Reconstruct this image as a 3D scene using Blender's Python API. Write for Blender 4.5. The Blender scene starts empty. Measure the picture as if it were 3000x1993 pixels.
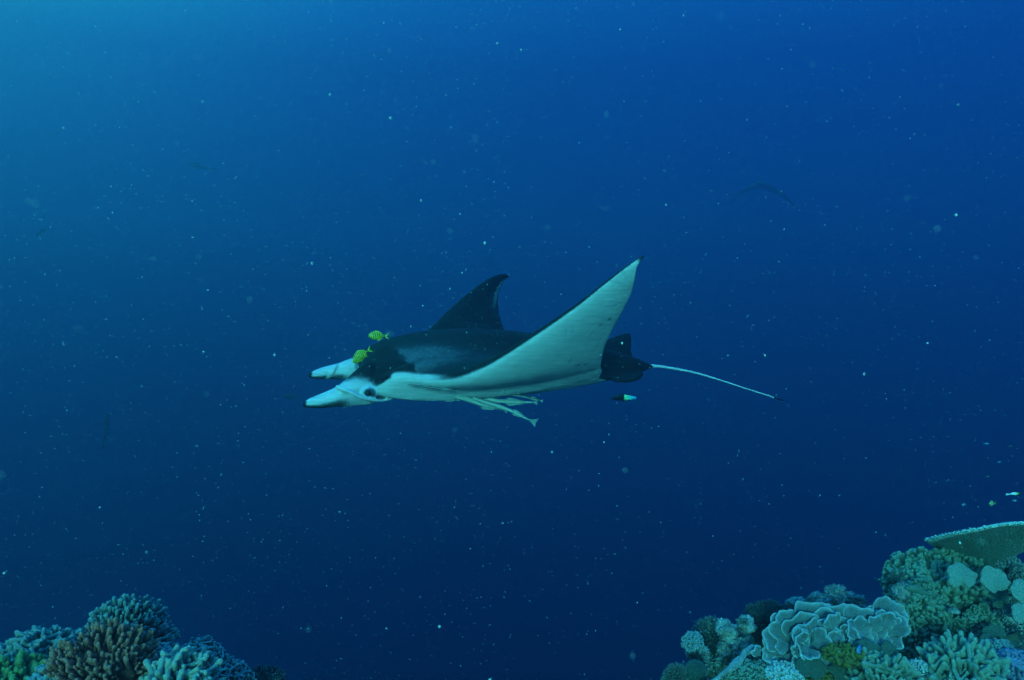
import bpy, math, random
import numpy as np
from mathutils import Vector, Matrix, noise
from mathutils.kdtree import KDTree

S = bpy.context.scene
COL = S.collection
R = math.radians

# ------------------------------------------------------------------ camera
F = 2333.0                                  # focal length in pixels of the 3000 px wide photograph
cam_d = bpy.data.cameras.new('camera'); cam = bpy.data.objects.new('camera', cam_d); COL.objects.link(cam)
cam_d.lens = 28.0; cam_d.sensor_width = 36.0
cam_d.clip_start = 0.05; cam_d.clip_end = 500
cam.location = (0, 0, 0); cam.rotation_euler = (R(90), 0, 0)
S.camera = cam

# ------------------------------------------------------------------ water light (world), sun, exposure
W = bpy.data.worlds.new('World'); S.world = W; W.use_nodes = True
nt = W.node_tree; nt.nodes.clear()
def N(nt, typ, **kw):
    n = nt.nodes.new(typ)
    for k, v in kw.items(): setattr(n, k, v)
    return n
def ramp(nt, stops, interp='LINEAR'):
    r = nt.nodes.new('ShaderNodeValToRGB'); cr = r.color_ramp; cr.interpolation = interp
    while len(cr.elements) < len(stops): cr.elements.new(0.5)
    for e, (p, c) in zip(cr.elements, stops):
        e.position = p; e.color = (*c, 1) if len(c) == 3 else c
    return r
out = N(nt, 'ShaderNodeOutputWorld'); bg = N(nt, 'ShaderNodeBackground')
tc = N(nt, 'ShaderNodeTexCoord'); sep = N(nt, 'ShaderNodeSeparateXYZ')
nt.links.new(tc.outputs['Generated'], sep.inputs[0])
# elevation: n.z from -1..1 mapped to 0..1
mz = N(nt, 'ShaderNodeMapRange'); mz.inputs['From Min'].default_value = -1; mz.inputs['From Max'].default_value = 1
nt.links.new(sep.outputs['Z'], mz.inputs['Value'])
EL = ramp(nt, [(p_, tuple(c_/3 for c_ in q_)) for p_, q_ in [(0.0, (.0003, .006, .040)), (.33, (.0010, .0108, .092)), (.42, (.0013, .0155, .125)), (.50, (.0018, .0250, .190)),
               (.58, (.0022, .0370, .255)), (.66, (.0030, .060, .330)), (.80, (.008, .34, .85)), (.90, (.02, .80, 1.9)), (1.0, (.05, 1.4, 2.6))]])     # ramp colours stop at 1, so both ramps are scaled down here and up below
nt.links.new(mz.outputs[0], EL.inputs[0])
GL = Vector((-.78, .62, .62)).normalized()     # the bright water towards the sun, up and to the left
dot = N(nt, 'ShaderNodeVectorMath', operation='DOT_PRODUCT'); dot.inputs[1].default_value = GL
nt.links.new(tc.outputs['Generated'], dot.inputs[0])
GR = ramp(nt, [(p_, tuple(c_/6 for c_ in q_)) for p_, q_ in [(0.0, (.37, .36, .49)), (.50, (.38, .36, .48)), (.64, (.42, .37, .46)), (.76, (.55, .44, .50)), (.85, (.95, .70, .60)), (.93, (1.8, 1.38, .74)), (1.0, (3.0, 2.6, .9))]], 'B_SPLINE')
nt.links.new(dot.outputs['Value'], GR.inputs[0])
mul = N(nt, 'ShaderNodeVectorMath', operation='MULTIPLY'); sc2 = N(nt, 'ShaderNodeVectorMath', operation='SCALE')
sc2.inputs['Scale'].default_value = 2.0*3*6
nt.links.new(EL.outputs[0], mul.inputs[0]); nt.links.new(GR.outputs[0], mul.inputs[1]); nt.links.new(mul.outputs[0], sc2.inputs[0])
nt.links.new(sc2.outputs[0], bg.inputs[0]); bg.inputs[1].default_value = .80
nt.links.new(bg.outputs[0], out.inputs[0])

sun_d = bpy.data.lights.new('sun', 'SUN'); sun = bpy.data.objects.new('sun', sun_d); COL.objects.link(sun)
sun_d.energy = 3.3; sun_d.angle = R(10); sun_d.color = (.082, .84, .77)
SUN = Vector((-.20, -.95, .19)).normalized()
sun.rotation_euler = SUN.to_track_quat('Z', 'Y').to_euler()

S.view_settings.view_transform = 'Standard'; S.view_settings.look = 'None'
S.view_settings.exposure = 0; S.view_settings.gamma = 1; S.view_settings.use_curve_mapping = False
S.render.engine = 'CYCLES'
S.cycles.use_denoising = True
S.cycles.max_bounces = 4; S.cycles.volume_bounces = 1; S.cycles.transparent_max_bounces = 12

# ------------------------------------------------------------------ helpers
def P(px, py, Y): return Vector(((px-1500)/F*Y, Y, -(py-996.5)/F*Y))
rng = random.Random(5)
def U(a, b): return rng.uniform(a, b)
def mesh(name, verts, faces, mat=None, smooth=True):
    me = bpy.data.meshes.new(name)
    me.from_pydata([tuple(v) for v in verts], [], [tuple(f) for f in faces]); me.update()
    if mat: me.materials.append(mat)
    if smooth: me.polygons.foreach_set('use_smooth', [True]*len(me.polygons))
    return me
def link(name, data, parent=None, loc=None, mat4=None):
    o = bpy.data.objects.new(name, data); COL.objects.link(o)
    if parent: o.parent = parent
    if mat4 is not None: o.matrix_basis = mat4
    elif loc is not None: o.location = loc
    return o
def tag(o, label=None, cat=None, group=None, kind=None):
    if label: o['label'] = label
    if cat: o['category'] = cat
    if group: o['group'] = group
    if kind: o['kind'] = kind
    return o
def thing(name, label, cat, loc=(0, 0, 0), group=None):
    return tag(link(name, None, loc=loc), label, cat, group)
def evaluated(me, mods):
    o = bpy.data.objects.new('tmp', me); COL.objects.link(o)
    for typ, kw in mods:
        m = o.modifiers.new('m', typ)
        for k, v in kw.items(): setattr(m, k, v)
    dg = bpy.context.evaluated_depsgraph_get(); dg.update()
    r = bpy.data.meshes.new_from_object(o.evaluated_get(dg))
    bpy.data.objects.remove(o)
    r.polygons.foreach_set('use_smooth', [True]*len(r.polygons))
    return r
def arr(me):
    a = np.empty(len(me.vertices)*3, dtype=np.float32); me.vertices.foreach_get('co', a); return a.reshape(-1, 3)
def tri_faces(me): return [list(p.vertices) for p in me.polygons]
def fattr(me, name, vals):
    at = me.attributes.new(name, 'FLOAT', 'POINT'); at.data.foreach_set('value', np.asarray(vals, dtype=np.float32))
def curve_at(xs, ys, x):
    """smooth interpolation (Catmull-Rom on uneven knots)"""
    xs = np.asarray(xs, float); ys = np.asarray(ys, float); x = np.clip(np.asarray(x, float), xs[0], xs[-1])
    m = np.gradient(ys, xs)
    i = np.clip(np.searchsorted(xs, x) - 1, 0, len(xs)-2)
    h = xs[i+1]-xs[i]; t = (x-xs[i])/h
    return ((2*t**3-3*t**2+1)*ys[i] + (t**3-2*t**2+t)*h*m[i] + (-2*t**3+3*t**2)*ys[i+1] + (t**3-t**2)*h*m[i+1])
def sstep(a, b, x):
    t = np.clip((x-a)/(b-a), 0, 1); return t*t*(3-2*t)

# ------------------------------------------------------------------ materials
def new_mat(name):
    m = bpy.data.materials.new(name); m.use_nodes = True
    nt = m.node_tree; b = nt.nodes['Principled BSDF']
    return m, nt, b
def nz(nt, scale, detail=3, rough=.55, vec=None):
    t = N(nt, 'ShaderNodeTexNoise'); t.inputs['Scale'].default_value = scale
    t.inputs['Detail'].default_value = detail; t.inputs['Roughness'].default_value = rough
    if vec: nt.links.new(vec, t.inputs['Vector'])
    return t
def math_n(nt, op, a=None, b=None, clamp=False):
    m = N(nt, 'ShaderNodeMath', operation=op); m.use_clamp = clamp
    for i, v in enumerate((a, b)):
        if v is None: continue
        if isinstance(v, (int, float)): m.inputs[i].default_value = v
        else: nt.links.new(v, m.inputs[i])
    return m.outputs[0]
def mixc(nt, fac, a, b):
    m = N(nt, 'ShaderNodeMix', data_type='RGBA')
    if isinstance(fac, (int, float)): m.inputs[0].default_value = fac
    else: nt.links.new(fac, m.inputs[0])
    for k, v in ((6, a), (7, b)):
        if isinstance(v, tuple): m.inputs[k].default_value = (*v, 1)
        else: nt.links.new(v, m.inputs[k])
    return m.outputs[2]
def coral_mat(name, col, tip=None, col2=None, polyp=260, bump=.35, sheen=.5, noise_s=9, edge=False, rough=.75, k=.70):
    col = tuple(c*k for c in col); tip = tip and tuple(c*k for c in tip); col2 = col2 and tuple(c*k for c in col2); sheen *= .5
    m, nt, b = new_mat(name)
    g = N(nt, 'ShaderNodeNewGeometry')
    n1 = nz(nt, noise_s, 4, .6, g.outputs['Position'])
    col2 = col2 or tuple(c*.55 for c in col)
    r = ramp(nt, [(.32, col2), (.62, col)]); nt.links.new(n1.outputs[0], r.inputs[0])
    c = r.outputs[0]
    v = N(nt, 'ShaderNodeTexVoronoi'); v.inputs['Scale'].default_value = polyp; nt.links.new(g.outputs['Position'], v.inputs['Vector'])
    vr = ramp(nt, [(.1, (1.25,)*3), (.6, (.72,)*3)]); nt.links.new(v.outputs['Distance'], vr.inputs[0])
    mm = N(nt, 'ShaderNodeMix', data_type='RGBA', blend_type='MULTIPLY'); mm.inputs[0].default_value = .8
    nt.links.new(c, mm.inputs[6]); nt.links.new(vr.outputs[0], mm.inputs[7]); c = mm.outputs[2]
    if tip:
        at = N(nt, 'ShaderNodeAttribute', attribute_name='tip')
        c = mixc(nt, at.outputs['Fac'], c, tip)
    nt.links.new(c, b.inputs['Base Color'])
    b.inputs['Roughness'].default_value = rough
    b.inputs['Specular IOR Level'].default_value = .25
    b.inputs['Sheen Weight'].default_value = sheen; b.inputs['Sheen Roughness'].default_value = .4
    bp = N(nt, 'ShaderNodeBump'); bp.inputs['Strength'].default_value = bump; bp.inputs['Distance'].default_value = .004
    n2 = nz(nt, 120, 3, .6, g.outputs['Position'])
    s = math_n(nt, 'SUBTRACT', n2.outputs[0], v.outputs['Distance'])
    nt.links.new(s, bp.inputs['Height']); nt.links.new(bp.outputs[0], b.inputs['Normal'])
    return m

# ------------------------------------------------------------------ terrain: reef edge falling away to deep water
def h_arr(x, y):
    x = np.asarray(x, float); y = np.asarray(y, float)
    RX = [-1, .30, .62, .82, 1.03, 1.23, 1.51, 1.66, 1.85, 2.06, 2.6, 4, 8]
    RZ = [-3.6, -2.1, -1.42, -1.26, -1.16, -1.10, -1.05, -.97, -.91, -.90, -.85, -.8, -.8]
    rz = np.interp(x, RX, RZ)
    right = rz - np.where(y < 3.2, np.minimum(3.2-y, .3)*.5 + np.maximum(0, 2.2-y)*.6, (y-3.2)*1.7 + np.maximum(0, y-3.9)*2)
    LXp = np.array([-2600, -900, 0, 150, 300, 430, 540, 680, 800, 900, 1200])
    LZp = np.array([1900, 1930, 1950, 1925, 1890, 1905, 1965, 1990, 2040, 2140, 2600])
    lx = (LXp-1500)/F*2.7; lz = -(LZp-996.5)/F*2.7
    rz2 = np.interp(x, lx, lz)
    left = rz2 - np.where(y < 2.7, np.maximum(0, 2.0-y)*.6, (y-2.7)*1.7 + np.maximum(0, y-3.4)*2)
    far = y - 3.2
    floor = -2.15 - .15*np.sin(x*1.3+y) - np.where(y > 2.2, (y-2.2)*1.9, 0)
    z = np.maximum(np.maximum(right, left), floor)
    return np.maximum(z, -44 + .3*np.sin(x*.7)*np.cos(y*.5))
def S_at(px, py, y0=1.2, y1=6.5):
    """where the sight line through a point of the photograph meets the reef"""
    ys = np.linspace(y0, y1, 1500)
    xs = (px-1500)/F*ys; zs = -(py-996.5)/F*ys
    below = np.nonzero(zs < h_arr(xs, ys))[0]
    i = below[0] if len(below) else int(np.argmin(zs-h_arr(xs, ys)))
    return Vector((xs[i], ys[i], zs[i]))

def axis(fine0, fine1, step, lo, hi, grow=1.18):
    a = list(np.arange(fine0, fine1, step)); s = step; v = fine0
    pre = []
    while v > lo: s *= grow; v -= s; pre.append(v)
    s = step; v = a[-1]; post = []
    while v < hi: s *= grow; v += s; post.append(v)
    return np.array(pre[::-1] + a + post)
def build_terrain():
    xs = axis(-1.9, 2.5, .017, -22, 22); ys = axis(1.7, 3.9, .017, -8, 50)
    X, Y = np.meshgrid(xs, ys, indexing='ij'); Z = h_arr(X, Y)
    n = X.size; V = np.stack([X.ravel(), Y.ravel(), Z.ravel()], 1)
    fine = (X.ravel() > -2.1) & (X.ravel() < 2.8) & (Y.ravel() > 1.5) & (Y.ravel() < 4.2)
    for i in range(n):
        p = Vector(V[i])
        if fine[i]:
            a = noise.fractal(p*3.2, .8, 2.1, 5)*.10 + abs(noise.noise(p*17))*.045 - .05*max(0, noise.noise(p*6.3+Vector((7, 0, 0)))-.15)*3
            V[i, 2] += a; V[i, 0] += noise.noise(p*9+Vector((3, 1, 5)))*.02
        else: V[i, 2] += noise.fractal(p*.9, .8, 2.1, 4)*.18
    I = np.arange(n).reshape(X.shape)
    f = np.stack([I[:-1, :-1].ravel(), I[1:, :-1].ravel(), I[1:, 1:].ravel(), I[:-1, 1:].ravel()], 1)
    m, nt, b = new_mat('reef_rock')
    g = N(nt, 'ShaderNodeNewGeometry')
    n1 = nz(nt, 7, 6, .65, g.outputs['Position']); n2 = nz(nt, 26, 6, .7, g.outputs['Position'])
    r = ramp(nt, [(.34, (.02, .028, .026)), (.47, (.06, .08, .065)), (.56, (.13, .16, .13)), (.66, (.34, .38, .35))])
    s = math_n(nt, 'ADD', math_n(nt, 'MULTIPLY', n1.outputs[0], .45), math_n(nt, 'MULTIPLY', n2.outputs[0], .55))
    nt.links.new(s, r.inputs[0]); c = r.outputs[0]
    n3 = nz(nt, 11, 3, .5, g.outputs['Position']); r3 = ramp(nt, [(.56, (0, 0, 0)), (.64, (1, 1, 1))]); nt.links.new(n3.outputs[0], r3.inputs[0])
    c = mixc(nt, math_n(nt, 'MULTIPLY', r3.outputs[0], .5), c, (.20, .22, .07))
    nt.links.new(c, b.inputs['Base Color']); b.inputs['Roughness'].default_value = .85
    bp = N(nt, 'ShaderNodeBump'); bp.inputs['Strength'].default_value = .9; bp.inputs['Distance'].default_value = .02
    nb = nz(nt, 60, 5, .7, g.outputs['Position']); nt.links.new(nb.outputs[0], bp.inputs['Height']); nt.links.new(bp.outputs[0], b.inputs['Normal'])
    me = bpy.data.meshes.new('reef_slope')
    me.vertices.add(n); me.vertices.foreach_set('co', V.astype(np.float32).ravel())
    me.loops.add(f.size); me.loops.foreach_set('vertex_index', f.ravel().astype(np.int32))
    me.polygons.add(len(f)); me.polygons.foreach_set('loop_start', np.arange(0, f.size, 4, dtype=np.int32))
    me.update(); me.validate(); me.materials.append(m)
    me.polygons.foreach_set('use_smooth', [True]*len(me.polygons))
    o = link('reef_slope', me); tag(o, 'rocky reef edge that drops away into deep blue water', kind='structure')
    return m
rock_mat = build_terrain()

# ------------------------------------------------------------------ haze: the water between the camera and far things
def build_haze():
    x0, x1, y0, y1, z0, z1 = -34, 34, -9.5, 62, -47, 9
    v = [(x, y, z) for x in (x0, x1) for y in (y0, y1) for z in (z0, z1)]
    f = [(0, 1, 3, 2), (4, 6, 7, 5), (0, 4, 5, 1), (2, 3, 7, 6), (0, 2, 6, 4), (1, 5, 7, 3)]
    m = bpy.data.materials.new('water_haze'); m.use_nodes = True; nt = m.node_tree; nt.nodes.clear()
    o = N(nt, 'ShaderNodeOutputMaterial'); pv = N(nt, 'ShaderNodeVolumePrincipled')
    pv.inputs['Color'].default_value = (.50, .82, .98, 1); pv.inputs['Density'].default_value = HAZE
    pv.inputs['Anisotropy'].default_value = .88
    nt.links.new(pv.outputs[0], o.inputs['Volume'])
    ob = link('haze', mesh('haze', v, f, m, False)); tag(ob, 'blue sea water haze around the reef', kind='stuff')
HAZE = .036
build_haze()

# ------------------------------------------------------------------ manta ray
PSI = R(14.3); C0 = Vector((0, 5.0, 0))
FW = Vector((-math.cos(PSI), -math.sin(PSI), 0)); LF = Vector((math.sin(PSI), -math.cos(PSI), 0)); UP = Vector((0, 0, 1))
def world(f, l, z): return C0 + FW*f + LF*l + UP*z
def Lm(L):
    a = np.abs(L); return np.sign(L)*np.where(a > .385, .385+(a-.385)*.80, a)
def body_pt(px, py, L):
    """point of the animal's own frame (forward, left, height) seen at px, py when it lies L to the left of its spine"""
    L = float(Lm(L)); u = (px-1500)/F; w = -(py-996.5)/F
    d = (5*math.cos(PSI) - L)/(math.cos(PSI) - u*math.sin(PSI))
    p = Vector((d*u, d, d*w)); q = p - C0
    return (q.dot(FW), L, p.z)
def build_manta():
    near_LE = [(1140, 1108, .385), (1240, 1109, .5), (1330, 1104, .62), (1420, 1068, .75), (1500, 1021, .86), (1560, 982, .94),
               (1640, 928, 1.05), (1700, 885, 1.13), (1780, 821, 1.23), (1838, 777, 1.31), (1872, 755, 1.345), (1892, 744, 1.365)]
    near_TE = [(1792, 1110, .2), (1766, 1083, .4), (1766, 1050, .58), (1778, 1005, .75), (1802, 955, .9), (1830, 903, 1.05), (1852, 855, 1.17),
               (1862, 815, 1.27), (1872, 775, 1.335), (1890, 747, 1.365)]
    far_LE = [(1255, 969, -.62), (1305, 918, -.78), (1360, 868, -.94), (1415, 826, -1.10), (1450, 808, -1.23), (1478, 803, -1.32), (1492, 808, -1.365)]
    far_TE = [(1530, 1000, -.58), (1490, 985, -.72), (1472, 952, -.84), (1461, 910, -.98), (1460, 870, -1.12), (1468, 838, -1.24), (1480, 820, -1.32), (1491, 811, -1.365)]
    roll = .17
    def tab(le, te, sgn):
        L = [0, .10, .20, .28, .33]; f = [1.0, .995, .98, .94, .875]; z = [-.205 - roll*l*sgn for l in L]
        lep = [(body_pt(*p)[0], p[2], body_pt(*p)[2]) for p in le]
        if sgn < 0:
            a = [(.80, .385), (.63, .5)]
            for ff, l in a: L.append(l); f.append(ff); z.append(-.17 + .16*l)
        for p in lep: L.append(abs(p[1])); f.append(p[0]); z.append(p[2])
        LT = [0, .1]; fT = [-.93, -.90]; zT = [-.16, -.165 - roll*.1*sgn]
        if sgn < 0: LT += [.2, .4]; fT += [-.83, -.66]; zT += [-.13, -.07]
        for q in te: p = body_pt(*q); LT.append(abs(q[2])); fT.append(p[0]); zT.append(p[2])
        return (L, f, z), (LT, fT, zT)
    TL = [0, .1, .2, .28, .34, .40, .5, .62, .75, .94, 1.13, 1.3, 1.365]
    TU = [.25, .24, .20, .155, .125, .10, .078, .06, .047, .032, .019, .008, .003]
    TD = [.105, .108, .106, .10, .095, .088, .078, .066, .052, .035, .02, .008, .003]
    nS, K = 170, 120
    rows = []; meta = []
    for sgn in (1, -1):
        (L, f, z), (LT, fT, zT) = tab(near_LE, near_TE, 1) if sgn > 0 else tab(far_LE, far_TE, -1)
        ls = np.linspace(0, 1.365, nS) if sgn > 0 else np.linspace(0, 1.365, nS)[1:]
        fl = curve_at(L, f, ls); zl = curve_at(L, z, ls); ft = curve_at(LT, fT, ls); zt = curve_at(LT, zT, ls)
        LE = np.stack([fl, Lm(ls)*sgn, zl], 1); TE = np.stack([ft, Lm(ls)*sgn, zt], 1)
        tu = curve_at(TL, TU, ls); td = curve_at(TL, TD, ls)
        mid = .5*(LE+TE); tan = np.gradient(mid, axis=0); ch = TE-LE
        nrm = np.cross(tan, ch); nrm *= np.sign(nrm[:, 2:3]+1e-9)
        nrm /= np.linalg.norm(nrm, axis=1, keepdims=True)
        bl = sstep(.30, .62, ls)[:, None]
        nrm = nrm*bl + np.array([0, 0, 1.])*(1-bl); nrm /= np.linalg.norm(nrm, axis=1, keepdims=True)
        sec = []; mt = []
        for i in range(len(ls)):
            q = []; mm = []
            for k in range(K):
                ph = 2*math.pi*k/K; s = (1-math.cos(ph))/2; up = ph <= math.pi + 1e-6
                pr = (max(s, 0)**.5*(1-s)**.9)/.4016
                e = .0055*min(1, abs(math.sin(ph))*2.2)
                t = (tu[i]*pr + e) if up else -(td[i]*pr + e)
                p = LE[i] + ch[i]*s + nrm[i]*t
                # mouth: wide slot across the front of the head
                if ls[i] < .24 and s < .012:
                    p = p + np.array([-.10*(1-(ls[i]/.24)**4), 0, 0])
                q.append(p); mm.append((s, ls[i]*sgn, 1.0 if up else -1.0))
            sec.append(q); mt.append(mm)
        if sgn > 0: rows = sec; meta = mt
        else: rows = sec[::-1] + rows; meta = mt[::-1] + meta
    V = np.array(rows).reshape(-1, 3); M = np.array(meta).reshape(-1, 3); nR = len(rows)
    faces = []
    for i in range(nR-1):
        for k in range(K):
            a, b = i*K+k, i*K+(k+1) % K
            faces.append((a, b, b+K, a+K))
    faces.append(tuple(range(K))[::-1]); faces.append(tuple((nR-1)*K+k for k in range(K)))
    verts = [world(*v) for v in V]
    # dark field on the lofted body: 1 = black back, 0 = white belly.
    fr, lf, zz = V[:, 0], V[:, 1], V[:, 2]; s, L, up = M[:, 0], M[:, 1], M[:, 2]; aL = np.abs(L)
    chord = np.interp(aL, [0, .385, .62, .94, 1.23, 1.365], [1.9, 1.4, .95, .72, .33, .02])
    dLE = s*chord; dTE = (1-s)*chord
    low = np.maximum(sstep(.013, .0, dLE)*sstep(.60, .80, aL), sstep(.012, .002, dTE)*sstep(.3, .5, aL))
    low = np.maximum(low, sstep(1.33, 1.36, aL))
    low = np.maximum(low, .5*sstep(.012, .0, dLE)*sstep(.45, .62, aL))
    fb = body_pt(1768, 1100, .2)[0]
    low = np.maximum(low, sstep(fb+.015, fb-.015, fr + .5*np.maximum(0, aL-.2))*sstep(.42, .36, aL))
    def spot(f0, l0, a, b_, v):
        return v*np.exp(-((fr-f0)/a)**2 - ((L-l0)/b_)**2)
    for (px, py, l0, a, b_, v) in [(1690, 1046, .62, .02, .012, .55), (1716, 1052, .60, .02, .012, .5), (1735, 1072, .46, .025, .014, .6), (1711, 1079, .44, .022, .012, .5),
                          (1695, 1066, .52, .018, .011, .4), (1657, 1089, .40, .025, .01, .4), (1690, 1088, .39, .03, .01, .35), (1700, 1098, .33, .05, .014, .38),
                          (1745, 1105, .27, .035, .014, .38), (1783, 904, 1.0, .014, .013, .6), (1756, 930, .96, .02, .01, .45)]:
        low = np.maximum(low, spot(body_pt(px, py, l0)[0], l0, a, b_, v))
        low = np.maximum(low, spot(body_pt(px, py, l0)[0]+.05, -l0, a, b_, v))
    rs_ = np.random.RandomState(4)          # scars and scratches on the pale side
    for _ in range(46):
        l0 = rs_.uniform(.35, 1.28)*rs_.choice([1, 1, -1]); f0 = np.interp(abs(l0), [.35, .62, .94, 1.28], [.1, -.05, -.22, -.33]) + rs_.uniform(-.5, .4)*np.interp(abs(l0), [.35, 1.3], [.9, .25])
        th_ = rs_.uniform(0, 3.14); a_, b_ = rs_.uniform(.03, .10), rs_.uniform(.004, .007)
        u_ = (fr-f0)*math.cos(th_) + (L-l0)*math.sin(th_); v_ = -(fr-f0)*math.sin(th_) + (L-l0)*math.cos(th_) + u_**2*rs_.uniform(-2, 2)
        low = np.maximum(low, rs_.uniform(.16, .36)*np.exp(-(u_/a_)**4 - (v_/b_)**2))
    hi = np.ones(len(fr))
    # pale shoulder patches fading backwards, with a sharp hooked front edge
    edge = .775 - .10*np.clip((aL-.12)/.25, 0, 1)
    sh = sstep(edge+.004, edge-.012, fr)*sstep(-.05, .62, fr)*sstep(.04, .26, aL)*sstep(.66, .40, aL)
    streak = .88 + .12*np.sin(L*26+fr*3)
    hi = np.minimum(hi, 1 - .43*sh*streak)
    # grey flank between the patch and the white edge
    hi = np.minimum(hi, 1 - .95*sstep(.028, .0, dLE)*sstep(.38, .40, aL)*sstep(.66, .5, aL))
    # far and near wing tips: pale bloom along the rear of the upper side
    hi = np.minimum(hi, 1 - .60*np.exp(-((s-.80)/.13)**2)*sstep(.78, 1.15, aL)*sstep(1.36, 1.28, aL))
    # face: white cheeks and crown of the head in front of the black band
    cheek_z = -.158 - .17*L - .27*np.abs(fr-.98)
    face = sstep(.60, .82, fr)*0
    cheek = sstep(cheek_z+.03, cheek_z-.05, zz)*sstep(.655, .70, fr)
    hi = np.minimum(hi, 1-cheek)
    front = sstep(.90, 1.0, fr + .25*(aL-.1))
    hi = np.minimum(hi, 1-.35*front)
    dark = np.where(up > 0, hi, low)
    mouth = (aL < .24) & (s < .012)
    dark = np.where(mouth, .4, dark)
    allV = [Vector(v) for v in verts]; allF = list(faces); allD = list(dark)
    def add(vs, fs, ds):
        o = len(allV); allV.extend(vs); allF.extend([tuple(i+o for i in f) for f in fs]); allD.extend(ds)
    # cephalic fins: rolled paddles beside the mouth
    def paddle(pts, dfun, K=28):
        vs = []; fs = []; ds = []
        cen = [Vector(body_pt(p[0], p[1], p[2])) for p in pts]
        T = np.linspace(0, len(pts)-1, 40); idx = np.arange(len(pts))
        cx = [curve_at(idx, [c[j] for c in cen], T) for j in range(3)]
        hh = curve_at(idx, [p[3]*4.6/F*.5 for p in pts], T); ww = curve_at(idx, [p[4] for p in pts], T)
        for i in range(40):
            c = Vector((cx[0][i], cx[1][i], cx[2][i]))
            for k in range(K):
                a = 2*math.pi*k/K
                dy = math.cos(a)*ww[i]; dz = math.sin(a)*hh[i]
                # a groove along the inner side: the fin is rolled like a scroll
                g = math.exp(-((a-math.pi*.98)/.35)**2)*ww[i]*.8
                vs.append(world(c.x, c.y + dy*1.0 + (g if pts[0][2] > 0 else 0), c.z + dz)); ds.append(dfun(i/39, math.sin(a), math.cos(a)))
                zl = -.158 - .17*c.y - .27*abs(c.x-.98); zq = c.z + dz
                ds[-1] = max(ds[-1], float(sstep(zl-.03, zl+.03, zq))*float(sstep(1.17, .98, c.x))*.92)
        for i in range(39):
            for k in range(K): a, b = i*K+k, i*K+(k+1) % K; fs.append((a, a+K, b+K, b))
        fs.append(tuple(range(K))); fs.append(tuple(39*K+k for k in range(K))[::-1])
        add(vs, fs, ds)
    def dn(t, sz, sy):
        d = float(sstep(.0, -.75, sz))*.68*float(sstep(.25, .55, t))
        tip = float(sstep(.87, .97, t))
        crown = 0.
        return max(d, tip, crown)
    # pts: px, py, L, height px, half width m   (root -> tip)
    paddle([(1135, 1128, .20, 80, .05), (1085, 1122, .25, 126, .065), (1045, 1136, .28, 104, .062), (1012, 1153, .30, 78, .06), (985, 1163, .31, 57, .06), (940, 1175, .30, 41, .05), (905, 1182, .285, 26, .035), (888, 1186, .28, 12, .015)], dn)
    paddle([(1135, 1058, -.20, 80, .05), (1085, 1064, -.26, 96, .06), (1042, 1078, -.29, 76, .056), (1010, 1085, -.30, 62, .055), (985, 1089, -.31, 50, .053), (950, 1093, -.30, 40, .045), (922, 1098, -.29, 28, .035), (905, 1100, -.28, 12, .015)], dn)
    # collar folds where the near paddle joins the cheek
    def tube(pts, Kt=14, dark=0.):
        """pts: body frame (f, l, z), radius"""
        n = max(24, len(pts)*6); T = np.linspace(0, len(pts)-1, n); idx = np.arange(len(pts))
        c = np.stack([curve_at(idx, [p[j] for p in pts], T) for j in range(4)], 1)
        vs = []; fs = []; ds = []
        for i in range(n):
            q = Vector(c[i, :3]); tn = Vector(c[min(i+1, n-1), :3]) - Vector(c[max(i-1, 0), :3]); tn.normalize()
            a = tn.cross(Vector((0, 0, 1))).normalized(); b = tn.cross(a).normalized()
            for k in range(Kt):
                an = 2*math.pi*k/Kt; p = q + (a*math.cos(an) + b*math.sin(an))*max(c[i, 3], .001)
                vs.append(world(*p)); ds.append(dark(i/(n-1), p, an) if callable(dark) else dark)
        for i in range(n-1):
            for k in range(Kt): a, b = i*Kt+k, i*Kt+(k+1) % Kt; fs.append((a, a+Kt, b+Kt, b))
        fs.append(tuple(range(Kt))); fs.append(tuple((n-1)*Kt+k for k in range(Kt))[::-1])
        add(vs, fs, ds)
    def bp4(px, py, L, r): return (*body_pt(px, py, L), r)
    tube([bp4(984, 1131, .35, .009), bp4(1010, 1142, .375, .013), bp4(1045, 1158, .375, .011), bp4(1080, 1170, .355, .011), bp4(1120, 1174, .31, .009), bp4(1160, 1166, .27, .005)])
    for sg in (1, -1):   # gill bulge under the head
        tube([(.62, .10*sg, -.275-.17*.1*sg, .01), (.55, .17*sg, -.28-.03*sg, .02), (.35, .22*sg, -.275-.04*sg, .024), (.1, .22*sg, -.265-.04*sg, .018), (-.1, .2*sg, -.25-.03*sg, .006)])
    tube([bp4(990, 1064, -.275, .005), bp4(982, 1078, -.253, .007), bp4(972, 1095, -.256, .007), bp4(958, 1108, -.275, .004)])
    # eye bulge
    for sg in (1, -1):
        fz = body_pt(1078, 1152, .345)
        tube([(fz[0]-.07, .27*sg, fz[2]+(.11 if sg < 0 else 0), .02), (fz[0], .318*sg, fz[2]+(.11 if sg < 0 else 0), .040), (fz[0]+.06, .27*sg, fz[2]+(.11 if sg < 0 else 0), .02)],
             dark=lambda t, p, an, sg=sg, fz=fz: float(sstep(.055, .02, math.hypot(p.x-fz[0]+.01, (p.z-fz[2]-(.11 if sg < 0 else 0)+.005)*1.1)))*.65)
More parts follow.
